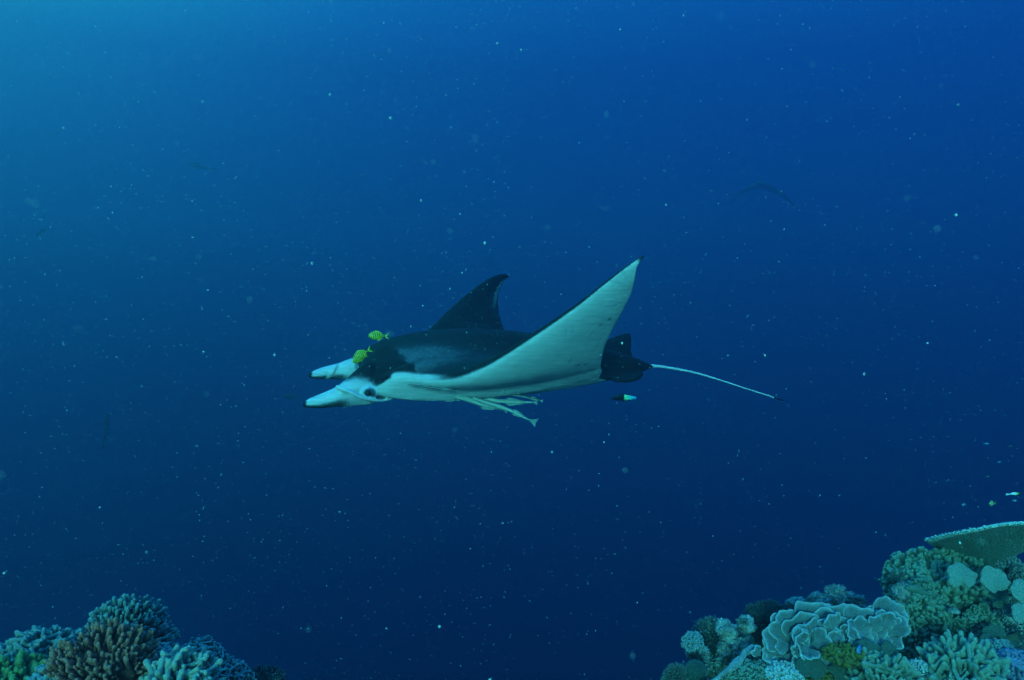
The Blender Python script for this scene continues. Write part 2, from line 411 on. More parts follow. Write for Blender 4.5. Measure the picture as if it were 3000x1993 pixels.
    # blades: pelvic fins and the small dorsal fin
    def blade(poly, Lf, th, drk=1.0):
        pts = [Vector(body_pt(px, py, Lf(px, py))) for px, py in poly]
        n = len(pts); c = sum(pts, Vector())/n
        nr = Vector()
        for i in range(n): nr += (pts[i]-c).cross(pts[(i+1) % n]-c)
        nr.normalize()
        vs = []; fs = []
        rings = [(1.0, .35), (.85, .8), (.45, 1.0)]
        for sd in (1, -1):
            for sc, t in rings:
                for p in pts: vs.append(world(*(c + (p-c)*sc + nr*sd*th*t)))
            vs.append(world(*(c + nr*sd*th)))
        B = 3*n+1
        for sd in (0, 1):
            o = sd*B
            for r_ in range(2):
                for i in range(n):
                    q = (o+r_*n+i, o+r_*n+(i+1) % n, o+(r_+1)*n+(i+1) % n, o+(r_+1)*n+i); fs.append(q if sd == 0 else q[::-1])
            for i in range(n):
                q = (o+2*n+i, o+2*n+(i+1) % n, o+3*n); fs.append(q if sd == 0 else q[::-1])
        for i in range(n): fs.append((i, B+i, B+(i+1) % n, (i+1) % n))
        add(vs, fs, [drk]*len(vs))
    blade([(1735, 1090), (1740, 1045), (1756, 1016), (1783, 994), (1812, 983), (1835, 977), (1846, 979), (1850, 990), (1849, 1010), (1848, 1030), (1856, 1052), (1866, 1064), (1850, 1080), (1800, 1095)],
          lambda x, y: -.10 - .20*max(0, (1070-y)/90), .014)
    blade([(1745, 1080), (1765, 1070), (1820, 1068), (1858, 1074), (1883, 1086), (1886, 1098), (1878, 1109), (1860, 1117), (1835, 1121), (1800, 1118), (1772, 1107), (1755, 1095)],
          lambda x, y: .06 + .16*max(0, (y-1070)/50), .013)
    blade([(1840, 1070), (1852, 1054), (1866, 1053), (1885, 1061), (1905, 1067), (1925, 1073), (1890, 1076)], lambda x, y: 0, .007)
    tube([bp4(1770, 1085, 0, .050), bp4(1810, 1080, 0, .038), bp4(1850, 1074, 0, .024), bp4(1885, 1073, 0, 0.0169), bp4(1920, 1073, 0, 0.0114), bp4(1960, 1078, 0, 0.0096),
          bp4(2030, 1091, 0, 0.0086), bp4(2100, 1111, 0, 0.0075), bp4(2180, 1137, 0, 0.0065), bp4(2240, 1156, 0, 0.0066), bp4(2298, 1175, 0, 0.0062)], 16,
         dark=lambda t, p, an: max(float(sstep(.31, .25, t)), float(sstep(.945, .955, t))))
    me0 = mesh('tmp', allV, allF)
    me = evaluated(me0, [('REMESH', dict(mode='VOXEL', voxel_size=.0064, use_smooth_shade=True)), ('SMOOTH', dict(factor=.5, iterations=4))])
    allD = [min(1, max(0, d_ + (.0 if d_ > .9 else .16*noise.fractal(v*22, 1, 2, 3)*float(np.exp(-((v-world(1.05, .0, -.2)).length/.5)**2))))) for d_, v in zip(allD, allV)]
    kd = KDTree(len(allV))
    for i, v in enumerate(allV): kd.insert(v, i)
    kd.balance()
    D = np.array(allD); co = arr(me); res = np.empty(len(co))
    for i in range(len(co)):
        q = kd.find_n(co[i], 5); w = [1/(x[2]+1e-4)**2 for x in q]; sw = sum(w)
        res[i] = sum(D[x[1]]*y for x, y in zip(q, w))/sw
    fattr(me, 'dark', res)
    m, nt, b = new_mat('manta_skin')
    at = N(nt, 'ShaderNodeAttribute', attribute_name='dark'); g = N(nt, 'ShaderNodeNewGeometry')
    n1 = nz(nt, 90, 4, .65, g.outputs['Position']); n2 = nz(nt, 14, 5, .6, g.outputs['Position'])
    d = math_n(nt, 'ADD', at.outputs['Fac'], math_n(nt, 'MULTIPLY', math_n(nt, 'SUBTRACT', n1.outputs[0], .5), .5))
    # noise only roughens the border between the colours
    bell = math_n(nt, 'MULTIPLY', math_n(nt, 'MULTIPLY', at.outputs['Fac'], math_n(nt, 'SUBTRACT', 1.0, at.outputs['Fac'])), 4.0)
    d = mixc(nt, bell, at.outputs['Fac'], d)
    r = ramp(nt, [(0.0, (.80, .74, .74)), (.18, (.70, .67, .70)), (.45, (.17, .20, .22)), (.75, (.022, .028, .034)), (1.0, (.008, .010, .013))])
    nt.links.new(d, r.inputs[0])
    mp = N(nt, 'ShaderNodeMapping'); mp.inputs['Rotation'].default_value = (0, R(32), 0); mp.inputs['Scale'].default_value = (1, 1, 14)
    nt.links.new(g.outputs['Position'], mp.inputs['Vector'])
    n3 = nz(nt, 6, 5, .6, mp.outputs[0])
    rr = ramp(nt, [(.3, (.62, .64, .64)), (.6, (1.0, 1.0, 1.0))]); nt.links.new(n3.outputs[0], rr.inputs[0])
    mm = N(nt, 'ShaderNodeMix', data_type='RGBA', blend_type='MULTIPLY'); mm.inputs[0].default_value = .6
    nt.links.new(r.outputs[0], mm.inputs[6]); nt.links.new(rr.outputs[0], mm.inputs[7])
    rs = ramp(nt, [(.3, (.86, .86, .86)), (.62, (1.0, 1.0, 1.0))]); nt.links.new(n2.outputs[0], rs.inputs[0])
    m2 = N(nt, 'ShaderNodeMix', data_type='RGBA', blend_type='MULTIPLY'); m2.inputs[0].default_value = .7
    nt.links.new(mm.outputs[2], m2.inputs[6]); nt.links.new(rs.outputs[0], m2.inputs[7])
    nt.links.new(m2.outputs[2], b.inputs['Base Color'])
    b.inputs['Roughness'].default_value = .6; b.inputs['Specular IOR Level'].default_value = .14
    bp = N(nt, 'ShaderNodeBump'); bp.inputs['Strength'].default_value = .25; bp.inputs['Distance'].default_value = .01
    nt.links.new(n3.outputs[0], bp.inputs['Height']); nt.links.new(bp.outputs[0], b.inputs['Normal'])
    me.materials.append(m)
    base = C0 + Vector((0, 0, -.15))
    root = thing('manta_ray', 'large black and white manta ray gliding left with wings raised', 'manta ray', base)
    mecopy = me
    mecopy.transform(Matrix.Translation(-base))
    link('body', mecopy, root)
    # eyes
    em, ent, eb = new_mat('eye_black'); eb.inputs['Base Color'].default_value = (.01, .012, .014, 1); eb.inputs['Roughness'].default_value = .15
    ball = uv_ball(.021, 16, 10, em)
    for sg in (1, -1):
        fz = body_pt(1078, 1152, .345)
        p = world(fz[0], .347*sg, fz[2] + (.11 if sg < 0 else 0))
        link('eye', ball, root, loc=p-base)
    return root, mecopy, em
def uv_ball(r, nu, nv, mat, name='eye', sq=(1, 1, 1)):
    vs = [(0, 0, r*sq[2])]; fs = []
    for j in range(1, nv):
        t = math.pi*j/nv
        for i in range(nu):
            a = 2*math.pi*i/nu; vs.append((r*math.sin(t)*math.cos(a)*sq[0], r*math.sin(t)*math.sin(a)*sq[1], r*math.cos(t)*sq[2]))
    vs.append((0, 0, -r*sq[2])); L = len(vs)-1
    for i in range(nu): fs.append((0, 1+i, 1+(i+1) % nu)); fs.append((L, L-nu+(i+1) % nu, L-nu+i))
    for j in range(nv-2):
        for i in range(nu): a = 1+j*nu+i; b = 1+j*nu+(i+1) % nu; fs.append((a, a+nu, b+nu, b))
    return mesh(name, vs, fs, mat)
manta, manta_me, eye_mat = build_manta()

#@@REST
# ------------------------------------------------------------------ fish
def fish_mesh(length, prof, mat, K=16, n=26, bend=0.):
    """head towards +x at 0, tail root at -length. prof: (s, top, bottom, half width) as fractions of the length"""
    xs = np.linspace(0, 1, n); s = [p[0] for p in prof]
    top = curve_at(s, [p[1] for p in prof], xs); bot = curve_at(s, [p[2] for p in prof], xs); hw = curve_at(s, [p[3] for p in prof], xs)
    vs = []; fs = []
    for i in range(n):
        c = (top[i]-bot[i])/2
        for k in range(K):
            a = 2*math.pi*k/K; z = math.sin(a)*(top[i]+bot[i])/2; y = math.cos(a)*hw[i]
            vs.append((-xs[i]*length, (y + bend*xs[i]**2)*length, (z+c)*length))
    for i in range(n-1):
        for k in range(K): a, b = i*K+k, i*K+(k+1) % K; fs.append((a, b, b+K, a+K))
    fs.append(tuple(range(K))[::-1]); fs.append(tuple((n-1)*K+k for k in range(K)))
    return mesh('body', vs, fs, mat)
def fin_mesh(name, poly, length, th, mat, plane='xz', bend=0.):
    """thin tapering blade from an outline given as fractions of the length"""
    n = len(poly); cx = sum(p[0] for p in poly)/n; cz = sum(p[1] for p in poly)/n
    vs = []; 
    for sd in (1, -1):
        for sc, t in ((1, .25), (.6, 1)):
            for p in poly:
                x, z = cx+(p[0]-cx)*sc, cz+(p[1]-cz)*sc
                y = sd*th*t + bend*x*x
                vs.append((x*length, y*length, z*length) if plane == 'xz' else (x*length, z*length, y*length))
        vs.append((cx*length, sd*th*length + bend*cx*cx*length, cz*length) if plane == 'xz' else (cx*length, cz*length, sd*th*length))
    B = 2*n+1; fs = []
    for o in (0, B):
        for i in range(n):
            j = (i+1) % n; fs.append((o+i, o+j, o+n+j, o+n+i)); fs.append((o+n+i, o+n+j, o+2*n))
    for i in range(n): fs.append((i, B+i, B+(i+1) % n, (i+1) % n))
    return mesh(name, vs, fs, mat)
def frame_mat(loc, fwd, roll=0.):
    f = Vector(fwd).normalized(); u = Vector((0, 0, 1)); l = u.cross(f).normalized(); u = f.cross(l)
    if roll: q = Matrix.Rotation(roll, 3, f); l = q @ l; u = q @ u
    m = Matrix((f, l, u)).transposed().to_4x4(); m.translation = loc; return m
def put_fish(name, label, cat, loc, fwd, length, prof, mats, fins, eye=None, group=None, roll=0., bend=0.):
    root = thing(name, label, cat, group=group); root.matrix_basis = frame_mat(loc, fwd, roll)
    link('body', fish_mesh(length, prof, mats[0], bend=bend), root)
    for nm, poly, mi in fins: link(nm, fin_mesh(nm, poly, length, .006 if nm != 'tail_fin' else .012, mats[mi], bend=bend), root)
    if eye:
        e = uv_ball(eye[2]*length, 10, 8, eye_mat)
        for sd in (1, -1): link('eye', e, root, loc=(eye[0]*length, sd*eye[3]*length, eye[1]*length))
    return root
def local_x_mat(name, stops, x0, x1, rough=.45, spec=.4, zmix=None):
    m, nt, b = new_mat(name); t = N(nt, 'ShaderNodeTexCoord'); s = N(nt, 'ShaderNodeSeparateXYZ'); nt.links.new(t.outputs['Object'], s.inputs[0])
    mr = N(nt, 'ShaderNodeMapRange'); mr.inputs['From Min'].default_value = x0; mr.inputs['From Max'].default_value = x1
    n1 = nz(nt, 60, 2, .5, t.outputs['Object'])
    x = math_n(nt, 'ADD', s.outputs['X'], math_n(nt, 'MULTIPLY', math_n(nt, 'SUBTRACT', n1.outputs[0], .5), abs(x1-x0)*.10))
    nt.links.new(x, mr.inputs['Value']); r = ramp(nt, stops); nt.links.new(mr.outputs[0], r.inputs[0]); c = r.outputs[0]
    if zmix:
        mz_ = N(nt, 'ShaderNodeMapRange'); mz_.inputs['From Min'].default_value = zmix[0]; mz_.inputs['From Max'].default_value = zmix[1]
        nt.links.new(s.outputs['Z'], mz_.inputs['Value']); c = mixc(nt, mz_.outputs[0], c, zmix[2])
    nt.links.new(c, b.inputs['Base Color']); b.inputs['Roughness'].default_value = rough; b.inputs['Specular IOR Level'].default_value = spec
    return m
def plain(name, col, rough=.5, spec=.4):
    m, nt, b = new_mat(name); t = N(nt, 'ShaderNodeTexCoord'); n1 = nz(nt, 80, 3, .5, t.outputs['Object'])
    r = ramp(nt, [(.3, tuple(c*.75 for c in col)), (.7, col)]); nt.links.new(n1.outputs[0], r.inputs[0])
    nt.links.new(r.outputs[0], b.inputs['Base Color']); b.inputs['Roughness'].default_value = rough; b.inputs['Specular IOR Level'].default_value = spec
    return m
# golden trevallies: yellow with black upright bars
def trevally_mat(L):
    m, nt, b = new_mat('barred_yellow_skin'); t = N(nt, 'ShaderNodeTexCoord'); s = N(nt, 'ShaderNodeSeparateXYZ'); nt.links.new(t.outputs['Object'], s.inputs[0])
    n1 = nz(nt, 25, 2, .5, t.outputs['Object'])
    ph = math_n(nt, 'ADD', math_n(nt, 'MULTIPLY', s.outputs['X'], 2*math.pi*9.2/L), math_n(nt, 'MULTIPLY', n1.outputs[0], 2.2))
    ph = math_n(nt, 'ADD', ph, math_n(nt, 'MULTIPLY', s.outputs['Z'], 24/L*.35))
    w = math_n(nt, 'SINE', ph)
    r = ramp(nt, [(.52, (.80, .74, .03)), (.70, (.015, .025, .010))])
    nt.links.new(math_n(nt, 'ADD', math_n(nt, 'MULTIPLY', w, .5), .5), r.inputs[0])
    nt.links.new(r.outputs[0], b.inputs['Base Color']); b.inputs['Roughness'].default_value = .35; b.inputs['Specular IOR Level'].default_value = .5
    return m
TL_ = .105
tm = trevally_mat(TL_); tfm = plain('yellow_fin', (.75, .68, .03))
tprof = [(0, .02, .02, .01), (.06, .13, .10, .05), (.2, .235, .20, .09), (.42, .27, .25, .105), (.65, .22, .20, .08), (.85, .09, .08, .035), (.95, .035, .035, .018), (1, .045, .045, .012)]
tfins = [('tail_fin', [(-.97, .03), (-1.12, .14), (-1.27, .24), (-1.17, .06), (-1.10, 0), (-1.17, -.06), (-1.27, -.24), (-1.12, -.14), (-.97, -.03)], 1),
         ('dorsal_fin', [(-.32, .24), (-.40, .33), (-.55, .31), (-.75, .22), (-.88, .10), (-.75, .13), (-.5, .22)], 1),
         ('anal_fin', [(-.5, -.2), (-.58, -.30), (-.72, -.25), (-.88, -.10), (-.75, -.12), (-.6, -.18)], 1)]
for px0, py0, px1, py1, Y, lab, roll in [
        (1079, 984, 1128, 985, 4.72, 'small yellow fish with black bars above the manta forehead', .05),
        (1036, 1052, 1078, 1028, 4.50, 'upper barred yellow fish of the overlapping pair at the manta face', .1),
        (1033, 1062, 1067, 1043, 4.42, 'lower barred yellow fish of the overlapping pair at the manta face', -.1)]:
    a, b_ = P(px0, py0, Y), P(px1, py1, Y+.02)
    L = (a-b_).length; k = L/TL_
    r_ = put_fish('yellow_fish', lab, 'fish', a, a-b_, TL_, tprof, (tm, tfm), tfins, eye=(-.11, .045, .022, .062), group='barred yellow pilot fish', roll=roll)
    r_.scale = (k, k, k)
# dark fish with a lime and cyan rear below the manta tail
m_df = local_x_mat('dark_fish_skin', [(0, (.02, .40, .75)), (.13, (.10, .75, .62)), (.40, (.38, .95, .42)), (.44, (.008, .012, .02)), (1, (.012, .018, .03))], -.16, 0)
a, b_ = P(1786, 1168, 4.6), P(1856, 1166, 4.66); L = (a-b_).length
put_fish('dark_fish', 'black fish with lime and cyan rear swimming under the manta tail', 'fish', a, a-b_, L,
         [(0, .01, .01, .008), (.1, .05, .03, .03), (.35, .13, .075, .055), (.6, .135, .08, .055), (.85, .09, .07, .035), (1, .06, .055, .02)], (m_df, plain('black_fin', (.01, .015, .02)), plain('cyan_fin', (.03, .42, .75))),
         [('tail_fin', [(-.97, .05), (-1.08, .05), (-1.14, .0), (-1.08, -.06), (-.97, -.05)], 2), ('dorsal_fin', [(-.25, .10), (-.45, .17), (-.8, .14), (-.95, .06), (-.6, .10)], 1),
          ('anal_fin', [(-.4, -.06), (-.55, -.12), (-.85, -.09), (-.9, -.05)], 1)], eye=(-.12, .02, .018, .032))

# remoras: slender suckerfish hanging under the belly
def remora(label, pts, colr=(.34, .36, .33), belly=(.46, .48, .43), tail=14, stripe=True):
    """pts: px, py, depth, height in px from head to tail root"""
    pts = [(p[0], p[1], p[2]-.13*(p[2] > 4.5), p[3]*.74) for p in pts]; W_ = [P(p[0], p[1], p[2]) for p in pts]; idx = np.arange(len(pts)); n = 40; T = np.linspace(0, len(pts)-1, n)
    c = np.stack([curve_at(idx, [w[j] for w in W_], T) for j in range(3)], 1)
    hh = curve_at(idx, [p[3]*p[2]/F*.5 for p in pts], T); K = 14; vs = []; fs = []
    base = W_[0]
    root = thing('remora', label, 'remora', base, group='suckerfish under the manta belly')
    for i in range(n):
        q = Vector(c[i]); t = (Vector(c[min(i+1, n-1)])-Vector(c[max(i-1, 0)])).normalized()
        u = Vector((0, 0, 1)); l = u.cross(t).normalized(); u = t.cross(l)
        for k in range(K):
            a = 2*math.pi*k/K; vs.append(q + l*math.cos(a)*hh[i]*.85 + u*math.sin(a)*hh[i] - base)
    for i in range(n-1):
        for k in range(K): a, b = i*K+k, i*K+(k+1) % K; fs.append((a, b, b+K, a+K))
    fs.append(tuple(range(K))[::-1]); fs.append(tuple((n-1)*K+k for k in range(K)))
    key = 'remora_skin_%s' % ('dark' if colr[0] < .3 else 'pale'); m = bpy.data.materials.get(key)
    if not m:
        m, nt, b = new_mat(key); at = N(nt, 'ShaderNodeAttribute', attribute_name='ring'); t_ = N(nt, 'ShaderNodeTexCoord')
        n1 = nz(nt, 40, 3, .5, t_.outputs['Object'])
        r = ramp(nt, [(0, belly), (.38, belly), (.44, (.10, .11, .11)), (.56, (.10, .11, .11)), (.62, colr), (1, colr)] if colr[0] < .3 else [(0, belly), (.50, belly), (.56, (.42, .43, .38)), (.62, (.42, .43, .38)), (.68, colr), (1, colr)])
        nt.links.new(math_n(nt, 'ADD', at.outputs['Fac'], math_n(nt, 'MULTIPLY', math_n(nt, 'SUBTRACT', n1.outputs[0], .5), .12)), r.inputs[0])
        nt.links.new(r.outputs[0], b.inputs['Base Color']); b.inputs['Roughness'].default_value = .5
    me = mesh('body', vs, fs, m); fattr(me, 'ring', [.5+.5*math.sin(2*math.pi*(i % K)/K) for i in range(n*K)])
    link('body', me, root)
    # tail fin and the two long low fins
    q0, q1 = Vector(c[-1]), Vector(c[-4]); t = (q0-q1).normalized(); u = Vector((0, 0, 1)); l = u.cross(t).normalized(); u = t.cross(l)
    s_ = tail*pts[-1][2]/F
    fm = bpy.data.materials.get('remora_fin') or plain('remora_fin', (.28, .32, .30))
    poly = [(-.15, .12), (.6, .35), (1.5, .85), (1.45, .3), (1.32, 0), (1.45, -.3), (1.5, -.85), (.6, -.35), (-.15, -.12)]
    f = fin_mesh('tail_fin', poly, 1, .05, fm); M = Matrix((t*s_, l*s_, u*s_)).transposed().to_4x4(); M.translation = q0-base
    f.transform(M); link('tail_fin', f, root)
    for sd, nm in ((1, 'dorsal_fin'), (-1, 'anal_fin')):
        k = int(n*.62); q = Vector(c[k]); t2 = (Vector(c[k+1])-Vector(c[k-1])).normalized(); l2 = Vector((0, 0, 1)).cross(t2).normalized(); u2 = t2.cross(l2)
        h = hh[k]; Ln = (q0-q).length*.95
        f = fin_mesh(nm, [(-.1, 0), (.05, 1.0), (.2, 1.1), (.9, .2), (.9, -.2)], 1, .12, fm)
        M = Matrix((t2*Ln*.75, l2*h*.8, u2*sd*h*1.3)).transposed().to_4x4(); M.translation = q-base + u2*sd*h*.75
        f.transform(M); link(nm, f, root)
    # pectoral fin
    k = int(n*.16); q = Vector(c[k]); h = hh[k]
    f = fin_mesh('pectoral_fin', [(0, .1), (.8, .5), (1.9, .3), (1.7, -.1), (.7, -.15)], 1, .06, fm)
    M = Matrix((t*h*1.6, l*h, u*h*1.6)).transposed().to_4x4(); M.translation = q-base - l*hh[k]*.9
    f.transform(M); link('pectoral_fin', f, root)
    link('eye', uv_ball(hh[2]*.22, 8, 6, eye_mat), root, loc=Vector(c[3])-base - l*hh[3]*.8)
remora('small dark striped remora hanging below the manta throat', [(1240, 1154, 4.72, 7), (1262, 1158, 4.70, 10), (1290, 1166, 4.70, 9), (1318, 1172, 4.70, 7), (1338, 1172, 4.70, 5)], colr=(.06, .07, .07), tail=6)
remora('thick pale remora angled down behind the small striped one', [(1295, 1158, 4.70, 12), (1340, 1163, 4.68, 16), (1375, 1172, 4.66, 21), (1410, 1184, 4.66, 18), (1445, 1193, 4.66, 13), (1470, 1199, 4.66, 9)], tail=11)
remora('longest pale remora with its tail lowest and farthest from the belly', [(1385, 1166, 4.62, 10), (1420, 1178, 4.60, 15), (1460, 1190, 4.58, 17), (1500, 1205, 4.57, 12), (1530, 1221, 4.56, 9), (1550, 1230, 4.56, 7)], tail=16)
remora('pale remora lying level with fanned fins under the belly', [(1330, 1152, 4.84, 8), (1400, 1163, 4.80, 14), (1460, 1175, 4.78, 16), (1510, 1178, 4.76, 12), (1560, 1179, 4.76, 7)], tail=10)
remora('dark backed remora nearest the manta belly, tail tip blackish', [(1470, 1156, 4.85, 6), (1505, 1157, 4.82, 9), (1540, 1163, 4.80, 8), (1570, 1170, 4.80, 6), (1582, 1173, 4.80, 5)], colr=(.06, .07, .07), tail=6)
remora('slim remora pressed along the manta flank below the gills', [(1197, 1127, 4.37, 4), (1235, 1131, 4.36, 6), (1275, 1136, 4.36, 6), (1310, 1141, 4.36, 4), (1335, 1145, 4.36, 3)], colr=(.06, .07, .07), tail=4)

# small reef fish at the right edge
for px, py, w, Y, fx, label, stops, hgt, nm in [
        (2975, 1446, 34, 3.0, 1, 'slim pale fish with a dark tipped nose above the table coral', [(0, (.75, .80, .80)), (.55, (.75, .80, .78)), (.68, (.6, .6, .05)), (.85, (.02, .03, .03)), (1, (.02, .03, .03))], .11, 'reef_fish'),
        (2907, 1477, 20, 3.2, -1, 'small round olive fish over the table coral', [(0, (.3, .33, .14)), (1, (.4, .42, .2))], .36, 'reef_fish'),
        (2824, 1480, 13, 3.3, -1, 'tiny blue grey fish over the left tip of the table coral', [(0, (.1, .25, .35)), (1, (.15, .35, .45))], .3, 'reef_fish'),
        (2974, 1468, 10, 3.6, 1, 'faint tiny fish just beneath the slim pale one', [(0, (.1, .3, .4)), (1, (.1, .3, .4))], .3, 'reef_fish'),
        (2892, 1301, 13, 4.6, 1, 'faint blue fish drifting highest above the reef', [(0, (.05, .2, .3)), (1, (.05, .25, .4))], .22, 'reef_fish'),
        (2928, 1355, 12, 4.8, -1, 'faint blue fish midway between the highest fish and the slim one', [(0, (.05, .2, .3)), (1, (.05, .25, .4))], .24, 'reef_fish'),
        (2895, 1398, 12, 5.2, 1, 'dim dark fish just left of and above the slim pale one', [(0, (.02, .06, .08)), (1, (.02, .06, .08))], .24, 'reef_fish'),
        (2962, 1309, 11, 5.6, 1, 'dim dark fish at the right margin above the reef', [(0, (.02, .06, .08)), (1, (.02, .06, .08))], .24, 'reef_fish'),
        (2668, 1290, 11, 5.6, -1, 'dim dark fish out in open water left of the reef top', [(0, (.03, .1, .12)), (1, (.03, .1, .12))], .24, 'reef_fish')]:
    L = w*Y/F; mm_ = local_x_mat('reef_fish_skin', stops, -L, 0); h = hgt
    put_fish(nm, label, 'fish', P(px + fx*w/2, py, Y), (fx, -.25, .12 if w > 30 else -.05), L,
             [(0, .01, .01, .01), (.12, h*.5, h*.4, h*.25), (.4, h, h, h*.4), (.75, h*.6, h*.55, h*.25), (1, h*.22, h*.22, h*.1)], (mm_, mm_),
             [('tail_fin', [(-.95, .05), (-1.25, h*.8), (-1.15, 0), (-1.25, -h*.8), (-.95, -.05)], 1), ('dorsal_fin', [(-.3, h*.8), (-.5, h*1.4), (-.85, h*.8), (-.6, h*.5)], 1)],
             eye=(-.12, h*.15, .03, h*.3) if w > 15 else None, group='small fish above the right reef')

# far animals fading into the blue
far_m = plain('far_dark_skin', (.02, .025, .03))
def far_ray(label, loc, span, yaw, group):
    ls = np.linspace(-1, 1, 33); vs = []; fs = []; K = 12
    for i, t in enumerate(ls):
        at = abs(t); le = .26-.42*at**1.4; te = -.50*(1-at)**.8-.20*at; x = t*math.cos(.55*at); z = -.62*at**1.5
        th = .075*(1-at)**1.2+.004
        for k in range(K):
            a = 2*math.pi*k/K; s = (1-math.cos(a))/2
            vs.append(((le+(te-le)*s)*span*.5, x*span*.5, (z+math.sin(a)*th)*span*.5))
    for i in range(32):
        for k in range(K): a, b = i*K+k, i*K+(k+1) % K; fs.append((a, a+K, b+K, b))
    r = thing('far_manta_ray', label, 'manta ray', group=group); r.matrix_basis = Matrix.Translation(loc) @ Matrix.Rotation(yaw, 4, 'Z')
    link('body', mesh('body', vs, fs, far_m), r)
    tl = link('tail', mesh('tail', [(-.15*span, .008*span, 0), (-.15*span, -.008*span, 0), (-.15*span, 0, .012*span), (-.6*span, 0, -.02*span)], [(0, 1, 2), (0, 3, 1), (1, 3, 2), (2, 3, 0)], far_m), r)
far_ray('faint manta ray with arched wings far off in the upper right water', P(2222, 545, 43), 4.4, R(80), None)
for px, py, Y, L, fwd, roll, label in [(585, 488, 36, 1.1, (-.8, -.5, .1), .3, 'faint dark fish shape in the far water at upper left'),
                           (122, 680, 36, 1.0, (.7, -.6, .1), .2, 'faint dark fish shape near the left margin'),
                           (312, 1255, 36, 1.7, (.30, -.3, .9), .2, 'faint upright fish shape in the deep water below left'),
                           (850, 1163, 36, .7, (-.9, -.3, .1), .0, 'faint dark fish shape just left of the manta head')]:
    h = .2 if L < .9 else .12
    put_fish('distant_fish', label, 'fish', P(px, py, Y) + Vector(fwd).normalized()*L/2, fwd, L, [(0, .01, .01, .01), (.15, h*.6, h*.5, h*.3), (.4, h, h, h*.45), (.75, h*.5, h*.5, h*.2), (1, .03, .03, .02)], (far_m, far_m),
             [('tail_fin', [(-.95, .02), (-1.25, .16), (-1.12, 0), (-1.25, -.16), (-.95, -.02)], 1), ('dorsal_fin', [(-.35, h*.9), (-.45, h*1.8), (-.6, h*.8)], 1)], roll=roll)

# ------------------------------------------------------------------ corals
def ball_chain(chains, vox, smooth=3):
    """organic lump: chains of (x, y, z, r) spheres fused into one skin"""
    vs = []; fs = []
    K, n = 10, 6
    for ch in chains:
        pts = []
        for i in range(len(ch)-1):
            a, b = np.array(ch[i]), np.array(ch[i+1]); d = np.linalg.norm(a[:3]-b[:3]); m = max(1, int(d/(min(a[3], b[3])*.6)))
            for j in range(m): pts.append(a+(b-a)*j/m)
        pts.append(np.array(ch[-1]))
        for x, y, z, r in pts:
            o = len(vs); vs.append((x, y, z+r))
            for j in range(1, n):
                t = math.pi*j/n
                for i in range(K):
                    a = 2*math.pi*i/K; vs.append((x+r*math.sin(t)*math.cos(a), y+r*math.sin(t)*math.sin(a), z+r*math.cos(t)))
            vs.append((x, y, z-r)); L = len(vs)-1
            for i in range(K): fs.append((o, o+1+i, o+1+(i+1) % K)); fs.append((L, L-K+(i+1) % K, L-K+i))
            for j in range(n-2):
                for i in range(K): a = o+1+j*K+i; b = o+1+j*K+(i+1) % K; fs.append((a, a+K, b+K, b))
    me = mesh('tmp', vs, fs)
    r = evaluated(me, [('REMESH', dict(mode='VOXEL', voxel_size=vox)), ('SMOOTH', dict(factor=.5, iterations=smooth))])
    co = arr(r); fattr(r, 'tip', sstep(.35, 1.02, co[:, 2]/max(co[:, 2].max(), .01)))  # naturally paler tips; darker roots also paint in the shade between fingers
    return r
def make_variants(kind, k=8):
    out = []
    for i in range(k):
        ch = []
        if kind == 'finger':      # slim fingers in ones and twos with knobbed tips
            n = rng.choice([1, 1, 2, 3])
            for j in range(n):
                a = U(0, 6.28); b = .22*(n > 1)
                x, y = math.cos(a)*b, math.sin(a)*b; h = U(.75, 1.05) if j else 1.0; lx, ly = x*1.2+U(-.15, .15), y*1.2+U(-.15, .15)
                ch.append([(0, 0, -.25, .19), (x*.6, y*.6, .25, .145), (x+lx*.3, y+ly*.3, h*.6, .125), (x+lx*.5, y+ly*.5, h-.13, .145)])
        elif kind == 'crest':     # walls and folded ridges with a thick rim
            n = rng.choice([2, 3, 4]); w = U(.25, .45)*n*.6; cv = U(-.3, .3); prev = None
            for j in range(n):
                t = (j/(n-1)-.5) if n > 1 else 0; x = t*w*2; y = cv*(t*t*4-.5)+U(-.08, .08); h = U(.65, 1.0) if j % 2 else 1.0
                ch.append([(x*.35, y*.3, -.25, .16), (x*.8, y*.8, .3, .12), (x*1.05, y, h-.14, .14)])
                if prev: ch.append([(prev[0], prev[1], prev[2]-.12, .12), (x, y, min(h, prev[2])-.22, .11)]); ch.append([(prev[0]*.9, prev[1]*.9, .3, .12), (x*.9, y*.9, .3, .12)])
                prev = (x, y, h)
        elif kind == 'nub':       # stubby knobs
            for j in range(rng.choice([1, 2, 2, 3])):
                a = U(0, 6.28); b = U(0, .28)
                ch.append([(0, 0, -.4, .3), (math.cos(a)*b, math.sin(a)*b, U(.3, .6), U(.2, .27)), (math.cos(a)*b*1.7, math.sin(a)*b*1.7, U(.6, .8), U(.17, .22))])
        elif kind == 'blob':      # swollen lobes
            for j in range(rng.choice([1, 2])):
                a = U(0, 6.28); b = U(.1, .4)
                ch.append([(0, 0, -.4, .5), (math.cos(a)*b, math.sin(a)*b, .35, .40), (math.cos(a)*b*1.4, math.sin(a)*b*1.4, .68, .32)])
        elif kind == 'twig':      # thin branching twigs
            for j in range(3):
                a = U(0, 6.28); b = U(.15, .4)
                ch.append([(0, 0, -.2, .07), (math.cos(a)*b*.4, math.sin(a)*b*.4, .45, .06), (math.cos(a)*b, math.sin(a)*b, U(.85, 1), .045)])
        out.append(ball_chain(ch, .055 if kind not in ('twig',) else .045, 2))
    return out
VAR = {k: make_variants(k) for k in ('finger', 'crest', 'nub', 'blob', 'twig')}
